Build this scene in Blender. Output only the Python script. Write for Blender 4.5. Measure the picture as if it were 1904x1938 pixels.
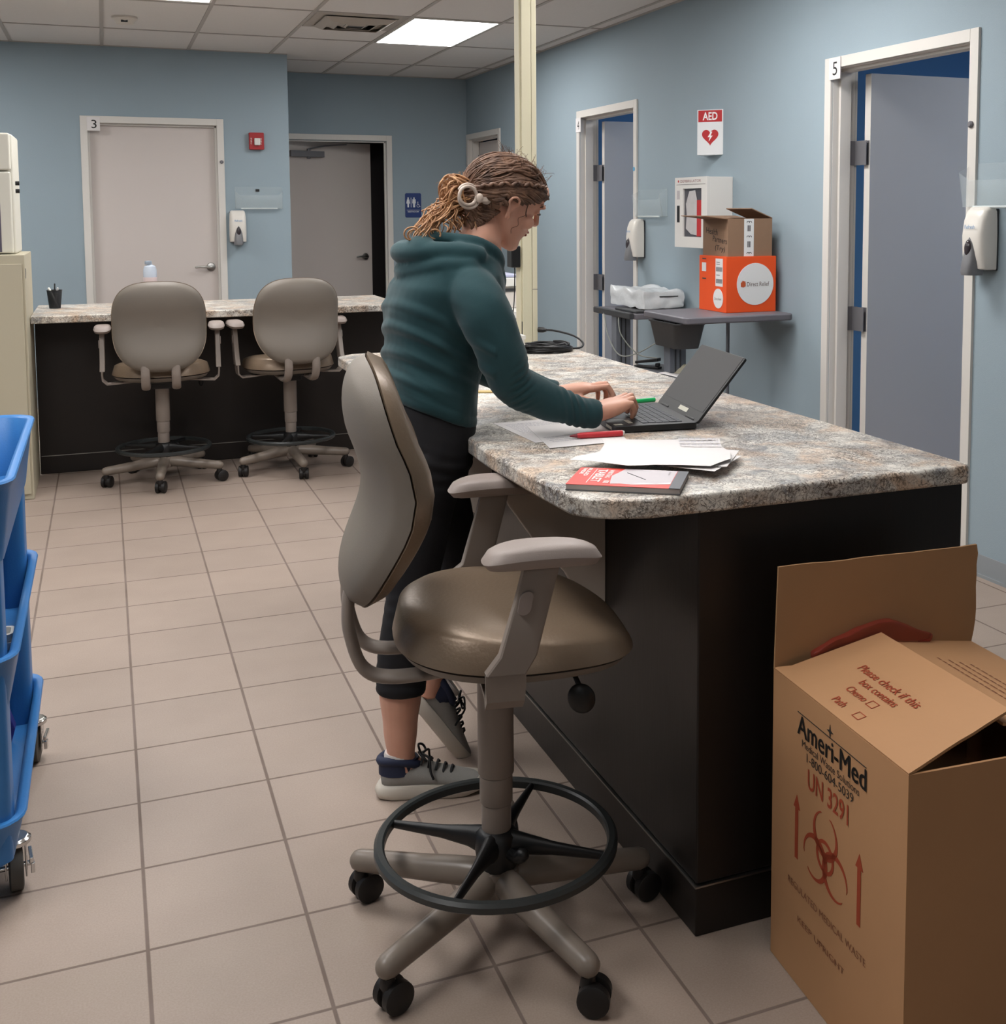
import bpy, bmesh, math, random
import numpy as np
from mathutils import Vector, Matrix, noise

for o in list(bpy.data.objects):
    bpy.data.objects.remove(o, do_unlink=True)
S = bpy.context.scene
COL = S.collection
random.seed(7)

# ------------------------------------------------------------------ camera
W_, H_ = 1904, 1938
F_, CX_, CY_ = 2196.4938, 1105.9941, 585.0064
cam = bpy.data.cameras.new('camera')
cam_o = bpy.data.objects.new('camera', cam)
COL.objects.link(cam_o)
cr = Vector((0.92423, -0.38183, -0.00266)).normalized()
cf = Vector((0.3804, 0.9209, -0.0851)).normalized()
cu = cr.cross(cf).normalized()
cf = cu.cross(cr).normalized()
m = Matrix((cr, cu, -cf)).transposed().to_4x4()
m.translation = Vector((0, 0, 1.4668))
cam_o.matrix_world = m
cam.sensor_fit = 'HORIZONTAL'
cam.sensor_width = 36
cam.lens = F_ * 36 / W_
cam.shift_x = (W_ / 2 - CX_) / W_
cam.shift_y = (CY_ - H_ / 2) / W_
cam.clip_start = 0.05
S.camera = cam_o

# ------------------------------------------------------------------ world, exposure
world = bpy.data.worlds.new('world')
S.world = world
world.use_nodes = True
world.node_tree.nodes['Background'].inputs[0].default_value = (0.5, 0.55, 0.6, 1)
world.node_tree.nodes['Background'].inputs[1].default_value = 0.05
S.view_settings.view_transform = 'Standard'
S.view_settings.look = 'None'
S.view_settings.gamma = 1
S.view_settings.use_curve_mapping = False
S.view_settings.exposure = 0.0
LIGHT_STRENGTH = 20.0
LIGHT_COLOR = (1.0, 0.985, 0.97)
# ceiling light panels, then added fill panels: (x0, x1, y0, y1, strength factor)
PANELS = [(1.872, 2.46, 7.38, 8.545, 0.9),
          (0.043, 0.631, 6.10, 7.28, 1.0),
          (-1.786, -1.198, 7.38, 8.545, 1.0),
          (1.872, 2.46, 3.82, 4.99, 1.1),
          (0.043, 0.631, 2.62, 3.79, 0.85),
          (-1.786, -1.198, 3.82, 4.99, 1.0),
          (-1.176, -0.588, 1.37, 2.54, 0.9),  # unseen, added to brighten the near floor and the carton's left side
          (0.653, 1.241, 1.37, 2.54, 0.35),  # unseen fill, added for the camera-facing sides of woman and stool
          (4.3, 4.89, 2.62, 3.79, 0.75),  # added out of sight in front of door five's leaf to brighten it
          (4.3, 4.89, 6.18, 7.35, 0.6),  # likewise added, brightens the open leaf of door four
          (0.043, 0.631, -2.2, -1.03, 0.35)]  # added fill behind the camera for surfaces that face it

# ------------------------------------------------------------------ helpers
def lin(c):
    if isinstance(c, str):
        c = c.lstrip('#')
        c = [int(c[i:i + 2], 16) / 255 for i in (0, 2, 4)]
        return tuple((x / 12.92 if x <= 0.04045 else ((x + 0.055) / 1.055) ** 2.4) for x in c)
    return tuple(c)

MATS = {}
def mat(name, col, rough=0.5, metal=0.0, nz=0.0, nscale=20, bump=0.0, bscale=200, spec=0.5,
        alpha=1.0, trans=0.0, coat=0.0, emit=None, estr=0.0, sheen=0.0, ior=1.45, stretch=None, sss=0.0):
    if name in MATS: return MATS[name]
    M = bpy.data.materials.new(name); M.use_nodes = True
    nt = M.node_tree; b = nt.nodes['Principled BSDF']
    c = lin(col)
    b.inputs['Base Color'].default_value = (*c, 1)
    b.inputs['Roughness'].default_value = rough
    b.inputs['Metallic'].default_value = metal
    b.inputs['Specular IOR Level'].default_value = spec
    b.inputs['Alpha'].default_value = alpha
    b.inputs['Transmission Weight'].default_value = trans
    b.inputs['Coat Weight'].default_value = coat
    b.inputs['IOR'].default_value = ior
    if sheen: b.inputs['Sheen Weight'].default_value = sheen
    if sss:
        b.inputs['Subsurface Weight'].default_value = sss
        b.inputs['Subsurface Radius'].default_value = (0.012, 0.005, 0.003)
        b.inputs['Subsurface Scale'].default_value = 1.0
    if emit:
        b.inputs['Emission Color'].default_value = (*lin(emit), 1)
        b.inputs['Emission Strength'].default_value = estr
    tc = nt.nodes.new('ShaderNodeTexCoord')
    src = tc.outputs['Object']
    if stretch:
        mp = nt.nodes.new('ShaderNodeMapping'); mp.inputs['Scale'].default_value = stretch
        nt.links.new(src, mp.inputs['Vector']); src = mp.outputs['Vector']
    if nz:
        n = nt.nodes.new('ShaderNodeTexNoise'); n.inputs['Scale'].default_value = nscale
        n.inputs['Detail'].default_value = 6
        nt.links.new(src, n.inputs['Vector'])
        r = nt.nodes.new('ShaderNodeMapRange')
        r.inputs['To Min'].default_value = 1 - nz; r.inputs['To Max'].default_value = 1 + nz
        nt.links.new(n.outputs['Fac'], r.inputs['Value'])
        mx = nt.nodes.new('ShaderNodeVectorMath'); mx.operation = 'SCALE'
        mx.inputs[0].default_value = c
        nt.links.new(r.outputs[0], mx.inputs['Scale'])
        nt.links.new(mx.outputs[0], b.inputs['Base Color'])
    if bump:
        n = nt.nodes.new('ShaderNodeTexNoise'); n.inputs['Scale'].default_value = bscale
        n.inputs['Detail'].default_value = 3
        nt.links.new(src, n.inputs['Vector'])
        bp = nt.nodes.new('ShaderNodeBump'); bp.inputs['Strength'].default_value = bump
        bp.inputs['Distance'].default_value = 0.002
        nt.links.new(n.outputs['Fac'], bp.inputs['Height'])
        nt.links.new(bp.outputs[0], b.inputs['Normal'])
    MATS[name] = M
    return M

class MB:
    def __init__(s): s.v = []; s.f = []
    def add(s, vs, fs, M=None):
        k = len(s.v)
        if M is not None: vs = [M @ Vector(v) for v in vs]
        s.v += [tuple(v) for v in vs]; s.f += [tuple(i + k for i in f) for f in fs]
        return s
    def box(s, x0, x1, y0, y1, z0, z1, M=None):
        return s.add([(x0, y0, z0), (x1, y0, z0), (x1, y1, z0), (x0, y1, z0), (x0, y0, z1), (x1, y0, z1), (x1, y1, z1), (x0, y1, z1)],
                     [(3, 2, 1, 0), (4, 5, 6, 7), (0, 1, 5, 4), (1, 2, 6, 5), (2, 3, 7, 6), (3, 0, 4, 7)], M)
    def prism(s, poly, z0, z1, M=None):
        n = len(poly)
        a = sum(poly[i][0] * poly[(i + 1) % n][1] - poly[(i + 1) % n][0] * poly[i][1] for i in range(n))
        if a < 0: poly = poly[::-1]
        return s.add([(x, y, z0) for x, y in poly] + [(x, y, z1) for x, y in poly],
                     [tuple(range(n - 1, -1, -1)), tuple(range(n, 2 * n))] + [(i, (i + 1) % n, n + (i + 1) % n, n + i) for i in range(n)], M)
    def loft(s, rings, cap=True, closed=False, M=None):
        n = len(rings[0]); vs = [p for r in rings for p in r]; fs = []
        m_ = len(rings)
        for j in range(m_ if closed else m_ - 1):
            for i in range(n):
                a, b = j * n + i, j * n + (i + 1) % n
                c, d = ((j + 1) % m_) * n + (i + 1) % n, ((j + 1) % m_) * n + i
                fs.append((a, b, c, d))
        if cap and not closed:
            fs.append(tuple(range(n - 1, -1, -1))); fs.append(tuple((m_ - 1) * n + i for i in range(n)))
        return s.add(vs, fs, M)
    def tube(s, pts, r, n=12, closed=False, sx=1.0, up=None, M=None, roundcap=False):
        pts = [Vector(p) for p in pts]; N = len(pts)
        rs = list(r) if hasattr(r, '__len__') else [r] * N
        if roundcap and not closed:
            d0 = (pts[0] - pts[1]).normalized(); d1 = (pts[-1] - pts[-2]).normalized()
            A = [(pts[0] + d0 * rs[0] * math.sin(a), rs[0] * math.cos(a)) for a in (1.45, 1.05, .6)]
            B = [(pts[-1] + d1 * rs[-1] * math.sin(a), rs[-1] * math.cos(a)) for a in (.6, 1.05, 1.45)]
            pts = [p for p, _ in A] + pts + [p for p, _ in B]; rs = [q for _, q in A] + rs + [q for _, q in B]; N = len(pts)
        rings = []; prev = None
        for i in range(N):
            if closed: t = pts[(i + 1) % N] - pts[i - 1]
            else: t = pts[min(i + 1, N - 1)] - pts[max(i - 1, 0)]
            t.normalize()
            if prev is None:
                ref = Vector(up) if up else (Vector((0, 0, 1)) if abs(t.z) < .9 else Vector((0, 1, 0)))
                u = (ref - t * ref.dot(t)).normalized()
            else:
                u = prev - t * prev.dot(t)
                u.normalize()
            prev = u; w = t.cross(u)
            rings.append([pts[i] + u * rs[i] * math.cos(2 * math.pi * k / n) + w * rs[i] * sx * math.sin(2 * math.pi * k / n) for k in range(n)])
        return s.loft(rings, cap=not closed, closed=closed, M=M)
    def cyl(s, p0, p1, r0, r1=None, n=24, M=None):
        return s.tube([p0, p1], [r0, r0 if r1 is None else r1], n=n, M=M)
    def lathe(s, prof, n=28, M=None):
        rings = [[(r * math.cos(2 * math.pi * k / n), r * math.sin(2 * math.pi * k / n), z) for k in range(n)] for r, z in prof]
        return s.loft(rings, M=M)
    def ell(s, c, r, n=20, m_=12, M=None, R=None):
        c = Vector(c); rings = []
        for j in range(m_ + 1):
            a = -math.pi / 2 + math.pi * (j if 0 < j < m_ else (0.03 if j == 0 else m_ - 0.03)) / m_
            ring = []
            for k in range(n):
                p = Vector((r[0] * math.cos(a) * math.cos(2 * math.pi * k / n), r[1] * math.cos(a) * math.sin(2 * math.pi * k / n), r[2] * math.sin(a)))
                if R is not None: p = R @ p
                ring.append(c + p)
            rings.append(ring)
        return s.loft(rings, M=M)
    def build(s, name, material, parent=None, world=False, bevel=0.0, smooth=35, seg=2, sub=0):
        me = bpy.data.meshes.new(name)
        vs = s.v
        if world and parent is not None:
            inv = parent.matrix_basis.inverted() if parent.parent is None else (parent.parent.matrix_basis @ parent.matrix_basis).inverted()
            vs = [inv @ Vector(v) for v in vs]
        me.from_pydata([tuple(v) for v in vs], [], s.f); me.update()
        return finish(me, name, material, parent, bevel, smooth, seg, sub)

def finish(me, name, material, parent=None, bevel=0.0, smooth=35, seg=2, sub=0):
    bm = bmesh.new(); bm.from_mesh(me); bmesh.ops.recalc_face_normals(bm, faces=bm.faces); bm.to_mesh(me); bm.free()
    if smooth:
        for p in me.polygons: p.use_smooth = True
        if smooth < 180: me.set_sharp_from_angle(angle=math.radians(smooth))
    o = bpy.data.objects.new(name, me); COL.objects.link(o)
    if material: me.materials.append(material)
    if parent is not None: o.parent = parent
    if bevel:
        b = o.modifiers.new('bevel', 'BEVEL'); b.width = bevel; b.segments = seg; b.limit_method = 'ANGLE'; b.angle_limit = math.radians(35)
        b.harden_normals = True
    if sub:
        q = o.modifiers.new('sub', 'SUBSURF'); q.levels = sub; q.render_levels = sub
    return o

def tag(o, label=None, cat=None, group=None, kind=None):
    if label: o['label'] = label
    if cat: o['category'] = cat
    if group: o['group'] = group
    if kind: o['kind'] = kind
    return o
def thing(name, label, cat, loc=(0, 0, 0), rz=0.0, group=None):
    o = bpy.data.objects.new(name, None); COL.objects.link(o)
    o.empty_display_size = 0.05
    o.location = loc; o.rotation_euler = (0, 0, rz)
    o.matrix_basis = Matrix.Translation(Vector(loc)) @ Matrix.Rotation(rz, 4, 'Z')
    return tag(o, label, cat, group)
def struct(o): o['kind'] = 'structure'; return o
def dup(root, loc, rz, label, group=None):
    def cp(o, par):
        c = o.copy(); COL.objects.link(c)
        if par is not None: c.parent = par
        for ch in [x for x in ALLCH(o)]: cp(ch, c)
        return c
    r = cp(root, None); r.location = loc; r.rotation_euler = (0, 0, rz); r['label'] = label
    if group: r['group'] = group
    return r
def ALLCH(o): return [x for x in bpy.data.objects if x.parent == o]

def text(s, name, parent, O, ex, ey, w, h, material, off=0.0, thick=0.0006, world=True, stroke=0.0):
    """flat lettering: lower-left corner O, directions ex/ey, fitted to w x h"""
    cu_ = bpy.data.curves.new('t', 'FONT'); cu_.body = s; cu_.extrude = 0.0; cu_.offset = stroke
    cu_.resolution_u = 3; cu_.space_line = 1.0
    to = bpy.data.objects.new('t', cu_); COL.objects.link(to)
    dg = bpy.context.evaluated_depsgraph_get()
    me = bpy.data.meshes.new_from_object(to.evaluated_get(dg))
    bpy.data.objects.remove(to); bpy.data.curves.remove(cu_)
    n = len(me.vertices); co = np.zeros(n * 3); me.vertices.foreach_get('co', co); co = co.reshape(n, 3)
    mn, mx_ = co.min(0), co.max(0)
    ex = Vector(ex); ey = Vector(ey); nn = ex.cross(ey).normalized(); O = Vector(O)
    sx = w / (mx_[0] - mn[0]); sy = h / (mx_[1] - mn[1]) if h else sx
    P = np.array(O) + np.outer((co[:, 0] - mn[0]) * sx, np.array(ex)) + np.outer((co[:, 1] - mn[1]) * sy, np.array(ey)) + np.array(nn) * (off + thick)
    b = MB(); b.v = [tuple(p) for p in P]; b.f = [tuple(p.vertices) for p in me.polygons]
    bpy.data.meshes.remove(me)
    return b.build(name, material, parent, world=world, smooth=0)

def rrect(w, h, r, n=5, cx=0, cy=0):
    pts = []
    for (sx, sy, a0) in ((1, 1, 0), (-1, 1, 90), (-1, -1, 180), (1, -1, 270)):
        for k in range(n + 1):
            a = math.radians(a0 + 90 * k / n)
            pts.append((cx + sx * (w / 2 - r) + r * math.cos(a), cy + sy * (h / 2 - r) + r * math.sin(a)))
    return pts
def basis(o, x, y, z):
    M = Matrix((Vector(x), Vector(y), Vector(z))).transposed().to_4x4(); M.translation = Vector(o); return M
def spline(P, n=8):
    P = [Vector(p) for p in P]; out = []
    Q = [P[0] * 2 - P[1]] + P + [P[-1] * 2 - P[-2]]
    for i in range(1, len(Q) - 2):
        for k in range(n):
            t = k / n; a, b, c, d = Q[i - 1], Q[i], Q[i + 1], Q[i + 2]
            out.append(0.5 * ((2 * b) + (c - a) * t + (2 * a - 5 * b + 4 * c - d) * t * t + (3 * b - a - 3 * c + d) * t ** 3))
    out.append(P[-1]); return out

def stube(b, P, rr, n=24, k=6, **kw):
    Q = spline(P, k); R_ = []
    for i in range(len(Q)):
        t = i / k; j = min(int(t), len(rr) - 2); u = t - j; u = u * u * (3 - 2 * u); R_.append(rr[j] * (1 - u) + rr[j + 1] * u)
    return b.tube(Q, R_, n, **kw)

# ------------------------------------------------------------------ materials for the setting
def nn(nt, t, **k):
    n = nt.nodes.new(t)
    for a, b in k.items(): setattr(n, a, b)
    return n
def math_n(nt, op, a, b=None, c=None):
    n = nt.nodes.new('ShaderNodeMath'); n.operation = op
    for i, v in enumerate((a, b, c)):
        if v is None: continue
        if hasattr(v, 'is_linked'): nt.links.new(v, n.inputs[i])
        else: n.inputs[i].default_value = v
    return n.outputs[0]
def ramp(nt, fac, stops):
    r = nt.nodes.new('ShaderNodeValToRGB'); nt.links.new(fac, r.inputs[0])
    el = r.color_ramp.elements
    while len(el) < len(stops): el.new(0.5)
    for e, (p, c) in zip(el, stops): e.position = p; e.color = (*lin(c), 1)
    return r.outputs[0]
def mixc(nt, fac, a, b, mode='MIX'):
    n = nt.nodes.new('ShaderNodeMix'); n.data_type = 'RGBA'; n.blend_type = mode
    for i, v in ((0, fac), (6, a), (7, b)):
        if hasattr(v, 'is_linked'): nt.links.new(v, n.inputs[i])
        elif i == 0: n.inputs[0].default_value = v
        else: n.inputs[i].default_value = (*lin(v), 1)
    return n.outputs[2]

def floor_material():
    M = bpy.data.materials.new('floor_tile'); M.use_nodes = True; nt = M.node_tree; b = nt.nodes['Principled BSDF']
    g = nn(nt, 'ShaderNodeNewGeometry'); sp = nn(nt, 'ShaderNodeSeparateXYZ'); nt.links.new(g.outputs['Position'], sp.inputs[0])
    T = 0.3118
    u = math_n(nt, 'DIVIDE', math_n(nt, 'SUBTRACT', sp.outputs[0], 0.0309), T)
    v = math_n(nt, 'DIVIDE', math_n(nt, 'SUBTRACT', sp.outputs[1], 2.3613), T)
    du = math_n(nt, 'PINGPONG', u, 0.5); dv = math_n(nt, 'PINGPONG', v, 0.5)
    d = math_n(nt, 'MINIMUM', du, dv)
    gw = 0.0034 / T
    mr = nn(nt, 'ShaderNodeMapRange'); nt.links.new(d, mr.inputs[0]); mr.inputs[1].default_value = gw * 0.75; mr.inputs[2].default_value = gw * 1.35
    cmb = nn(nt, 'ShaderNodeCombineXYZ'); nt.links.new(math_n(nt, 'FLOOR', u), cmb.inputs[0]); nt.links.new(math_n(nt, 'FLOOR', v), cmb.inputs[1])
    wn = nn(nt, 'ShaderNodeTexWhiteNoise'); nt.links.new(cmb.outputs[0], wn.inputs[0])
    tile = ramp(nt, wn.outputs[0], [(0, '#9d8d82'), (0.5, '#a19186'), (1, '#a69589')])
    n1 = nn(nt, 'ShaderNodeTexNoise'); n1.inputs['Scale'].default_value = 5; n1.inputs['Detail'].default_value = 5; nt.links.new(g.outputs['Position'], n1.inputs['Vector'])
    tile = mixc(nt, 0.22, tile, ramp(nt, n1.outputs[0], [(0.3, '#8d7c6f'), (0.7, '#ad9c8f')]))
    n2 = nn(nt, 'ShaderNodeTexNoise'); n2.inputs['Scale'].default_value = 260; n2.inputs['Detail'].default_value = 2; nt.links.new(g.outputs['Position'], n2.inputs['Vector'])
    tile = mixc(nt, 0.15, tile, ramp(nt, n2.outputs[0], [(0.35, '#806e61'), (0.65, '#b3a396')]))
    grout = ramp(nt, n1.outputs[0], [(0.3, '#6a5b51'), (0.7, '#80716a')])
    col = mixc(nt, mr.outputs[0], grout, tile)
    nt.links.new(col, b.inputs['Base Color'])
    b.inputs['Roughness'].default_value = 0.42
    r2 = math_n(nt, 'MULTIPLY_ADD', mr.outputs[0], -0.28, 0.74); nt.links.new(r2, b.inputs['Roughness'])
    b.inputs['Specular IOR Level'].default_value = 0.4
    bp = nn(nt, 'ShaderNodeBump'); bp.inputs['Distance'].default_value = 0.0015; bp.inputs['Strength'].default_value = 0.5
    h = math_n(nt, 'ADD', mr.outputs[0], math_n(nt, 'MULTIPLY', n2.outputs[0], 0.12)); nt.links.new(h, bp.inputs['Height'])
    nt.links.new(bp.outputs[0], b.inputs['Normal'])
    return M

def counter_material():
    M = bpy.data.materials.new('stone_laminate'); M.use_nodes = True; nt = M.node_tree; b = nt.nodes['Principled BSDF']
    g = nn(nt, 'ShaderNodeNewGeometry'); P = g.outputs['Position']
    def nz(scale, det=4, dist=0.0, rough=0.55, off=0.0):
        mp = nn(nt, 'ShaderNodeMapping'); nt.links.new(P, mp.inputs[0]); mp.inputs['Location'].default_value = (off, off * 1.7, off * .4)
        n = nn(nt, 'ShaderNodeTexNoise'); nt.links.new(mp.outputs[0], n.inputs['Vector'])
        n.inputs['Scale'].default_value = scale; n.inputs['Detail'].default_value = det; n.inputs['Distortion'].default_value = dist; n.inputs['Roughness'].default_value = rough
        return n.outputs[0]
    base = ramp(nt, nz(13, 5, 1.0), [(0.34, '#86878a'), (0.42, '#aaa8a3'), (0.50, '#cdc8bf'), (0.62, '#e2ddd4')])
    tf = nn(nt, 'ShaderNodeMapRange'); nt.links.new(nz(7, 4, 1.0, off=5.0), tf.inputs[0]); tf.inputs[1].default_value = 0.47; tf.inputs[2].default_value = 0.60; tf.inputs[4].default_value = 0.62
    base = mixc(nt, tf.outputs[0], base, '#c9a27c')
    gr = nn(nt, 'ShaderNodeMapRange'); nt.links.new(nz(8, 4, 1.0, off=11.0), gr.inputs[0]); gr.inputs[1].default_value = 0.53; gr.inputs[2].default_value = 0.64; gr.inputs[4].default_value = 0.45
    base = mixc(nt, gr.outputs[0], base, '#7f8389')
    def vein(scale, width, dist, off, amt, color, base, det=2, mscale=9, mlo=0.38, mhi=0.55):
        v = nz(scale, det, dist, 0.5, off)
        d = math_n(nt, 'ABSOLUTE', math_n(nt, 'SUBTRACT', v, 0.5))
        mr = nn(nt, 'ShaderNodeMapRange'); nt.links.new(d, mr.inputs[0]); mr.inputs[1].default_value = width * .25; mr.inputs[2].default_value = width
        mr.inputs[3].default_value = 1; mr.inputs[4].default_value = 0
        mk = nn(nt, 'ShaderNodeMapRange'); nt.links.new(nz(mscale, 3, 0, off=off + 3), mk.inputs[0]); mk.inputs[1].default_value = mlo; mk.inputs[2].default_value = mhi; mk.inputs[4].default_value = amt
        return mixc(nt, math_n(nt, 'MULTIPLY', mr.outputs[0], mk.outputs[0]), base, color)
    base = vein(85, 0.06, 1.2, 27.3, 0.7, '#e9e4da', base)
    base = vein(48, 0.045, 1.5, 1.3, 0.9, '#4a3d33', base)
    base = vein(75, 0.05, 1.2, 7.3, 0.85, '#5d4f44', base, mscale=14)
    base = vein(20, 0.018, 1.9, 17.3, 0.85, '#3f3b39', base, det=4, mscale=5)
    base = vein(11, 0.012, 2.2, 37.3, 0.7, '#55514e', base, det=5, mscale=4)
    nt.links.new(base, b.inputs['Base Color'])
    b.inputs['Roughness'].default_value = 0.36
    return M

M_FLOOR = floor_material()
M_COUNTER = counter_material()
M_WALL = mat('blue_wall_paint', '#92a2ab', 0.75, nz=0.03, nscale=3, bump=0.35, bscale=420)
M_WALLD = mat('deep_blue_wall_paint', '#6497c8', 0.75, nz=0.03, nscale=3)
M_CEIL = mat('ceiling_tile', '#dcd8d4', 0.9, nz=0.05, nscale=90, bump=0.4, bscale=300)
M_TEE = mat('ceiling_grid_paint', '#b0aaa4', 0.6)
M_TRIM = mat('door_frame_paint', '#d2cec8', 0.45, nz=0.02, nscale=4)
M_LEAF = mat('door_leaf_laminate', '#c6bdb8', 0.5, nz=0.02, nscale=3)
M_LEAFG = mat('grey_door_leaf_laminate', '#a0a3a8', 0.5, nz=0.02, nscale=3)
M_STEEL = mat('satin_steel', '#a7a6a3', 0.3, metal=1.0, nz=0.05, nscale=30)
M_HINGE = mat('dull_hinge_steel', '#77767a', 0.45, metal=0.35, nz=0.05, nscale=60)
M_BLACK = mat('black_plastic', '#161617', 0.42, nz=0.1, nscale=60)
M_DARKGREY = mat('dark_grey_plastic', '#3c3d3f', 0.5, nz=0.05, nscale=60)
M_WHITE = mat('white_plastic', '#dedcd6', 0.4, nz=0.01, nscale=10)
M_INK = mat('black_ink', '#1b1b1c', 0.8)
M_PAPER = mat('white_paper', '#dbd7d6', 0.85, nz=0.02, nscale=30)
M_BASEB = mat('grey_rubber_base', '#8f9599', 0.6, nz=0.03, nscale=6)
M_CLEAR = mat('clear_acrylic', '#d6e2e6', 0.08, alpha=0.12, spec=0.6)

# ------------------------------------------------------------------ setting
XR, YB, YB2, XJ, H = 3.197, 9.47, 10.65, 1.38, 2.6964
XL, YF = -3.4, -3.6
RO = 6.2      # outer side of the exam rooms
def sb(name, args, material, **k):
    b = MB()
    for a in (args if isinstance(args[0], (tuple, list)) else [args]): b.box(*a)
    return struct(b.build(name, material, **k))
sb('floor', (XL - .2, RO + .2, YF - .2, 11.6, -0.08, 0.0), M_FLOOR)
sb('ceiling', (XL - .2, RO + .2, YF - .2, 11.6, H, H + 0.06), M_CEIL)
# T-bar grid
tb = MB()
for i in range(-8, 4):
    x = 1.2516 + i * 0.6096
    if XL < x < XR: tb.box(x - .012, x + .012, YF, YB if x < XJ else YB2, H - .005, H + .002)
for j in range(-11, 3):
    y = 8.5544 + j * 1.2 if j != 0 else 8.5544
    if j > 0: y = 8.5544 + j * 1.2163
    if j == -1: y = 7.371
    for i in range(-8, 4):
        x0 = 1.2516 + i * .6096 + .012; x1 = x0 + .6096 - .024
        x0 = max(x0, XL); x1 = min(x1, XR)
        if YF < y < YB2 and x1 > x0 and not (y > YB and x1 < XJ):
            tb.box(x0, x1, y - .010, y + .010, H - .005, H + .002)
tb.box(1.2636, 1.849, 7.965, 7.985, H - .005, H + .002)
tb.box(XR - .024, XR, YF, YB2, H - .005, H + .002); tb.box(XL, XJ, YB - .02, YB, H - .005, H + .002); tb.box(XJ, XR, YB2 - .02, YB2, H - .005, H + .002)
struct(tb.build('trim_1', M_TEE, smooth=0))

DOORS = [(3.67, 4.72), (6.83, 7.86), (9.63, 10.63)]
DH = 2.175
w = MB(); y = YF
for a, b_ in DOORS:
    w.box(XR, XR + .13, y, a + .05, 0, H); w.box(XR, XR + .13, a + .05, b_ - .05, DH - .05, H); y = b_ - .05
w.box(XR, XR + .13, y, 11.5, 0, H)
struct(w.build('wall_right', M_WALL, smooth=0))
w = MB()
w.box(XL, -0.088, YB, YB + .12, 0, H); w.box(-0.088, 0.834, YB, YB + .12, DH - .05, H); w.box(0.834, XJ, YB, YB + .12, 0, H)
struct(w.build('wall_back', M_WALL, smooth=0))
sb('wall_jog', (XJ - .12, XJ, YB + .12, YB2, 0, H), M_WALL, smooth=0)
w = MB(); w.box(XJ - .12, 1.50, YB2, YB2 + .12, 0, H); w.box(1.50, 2.43, YB2, YB2 + .12, 2.10, H); w.box(2.43, XR, YB2, YB2 + .12, 0, H)
struct(w.build('wall_alcove', M_WALL, smooth=0))
sb('wall_left', (XL - .12, XL, YF, YB, 0, H), M_WALL, smooth=0)
sb('wall_front', (XL - .12, RO, YF - .12, YF, 0, H), M_WALL, smooth=0)
# exam rooms beyond the right wall
w = MB(); w.box(RO, RO + .1, YF, 11.5, 0, H); w.box(XR + .13, RO, 5.9, 6.0, 0, H); w.box(XR + .13, RO, 9.2, 9.3, 0, H); w.box(XR + .13, RO, 1.9, 2.0, 0, H)
w.box(XJ - .2, RO, 11.5, 11.6, 0, H)
struct(w.build('wall_exam', M_WALLD, smooth=0))
sb('wall_washroom', [(XJ - .2, XJ - .1, YB2 + .12, 11.3, 0, H), (XJ - .2, 2.9, 11.3, 11.4, 0, H), (2.8, 2.9, YB2 + .12, 11.3, 0, H)], mat('washroom_wall_painted_shade', '#2b2627', .8), smooth=0)  # near-black colour stands in for the unlit washroom behind the ajar door
# rubber base
w = MB(); y = YF
for a, b_ in DOORS:
    w.box(XR - .004, XR, y, a, 0, .09); w.box(XR - .010, XR, y, a, 0, .012); y = b_
struct(w.build('baseboard_right', M_BASEB, smooth=0))
w = MB(); w.box(XL, -.138, YB - .004, YB, 0, .09); w.box(.884, XJ, YB - .004, YB, 0, .09)
struct(w.build('baseboard_back', M_BASEB, smooth=0))

def side_frame(n, a, b_, far=False):
    """pressed steel frame in the right wall, opening y a..b_, with 5 cm faces"""
    f = MB(); x0 = XR - .012; x1 = XR + .142
    for (p, q) in ((a, a + .05), (b_ - .05, b_)):
        f.box(x0, XR + .002, p, q, 0, DH)
        f.box(XR + .128, x1, p, q, 0, DH)
    f.box(x0, XR + .002, a + .05, b_ - .05, DH - .05, DH); f.box(XR + .128, x1, a + .05, b_ - .05, DH - .05, DH)
    f.box(XR + .002, XR + .128, a + .046, a + .052, 0, DH - .05); f.box(XR + .002, XR + .128, b_ - .052, b_ - .046, 0, DH - .05)
    f.box(XR + .002, XR + .128, a + .05, b_ - .05, DH - .052, DH - .046)
    # stop
    f.box(XR + .035, XR + .095, a + .05, a + .066, 0, DH - .05); f.box(XR + .035, XR + .095, b_ - .066, b_ - .05, 0, DH - .05)
    f.box(XR + .035, XR + .095, a + .05, b_ - .05, DH - .066, DH - .05)
    fr = struct(f.build(n, M_TRIM, bevel=.0015, seg=1))
    return fr
def lever(parent, M, material=None):
    b = MB(); b.lathe([(0.001, 0), (.034, 0), (.034, .006), (.03, .012), (.012, .016), (.011, .05), (.001, .052)], 24, M=M)
    pts = [(0, 0, .045), (-.02, 0, .05), (-.05, .002, .048), (-.085, .003, .046), (-.115, .001, .046)]
    b.tube(pts, [.011, .0105, .0095, .009, .008], 12, M=M, roundcap=True)
    return b.build('door_handle', material or M_STEEL, parent, world=True)

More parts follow.
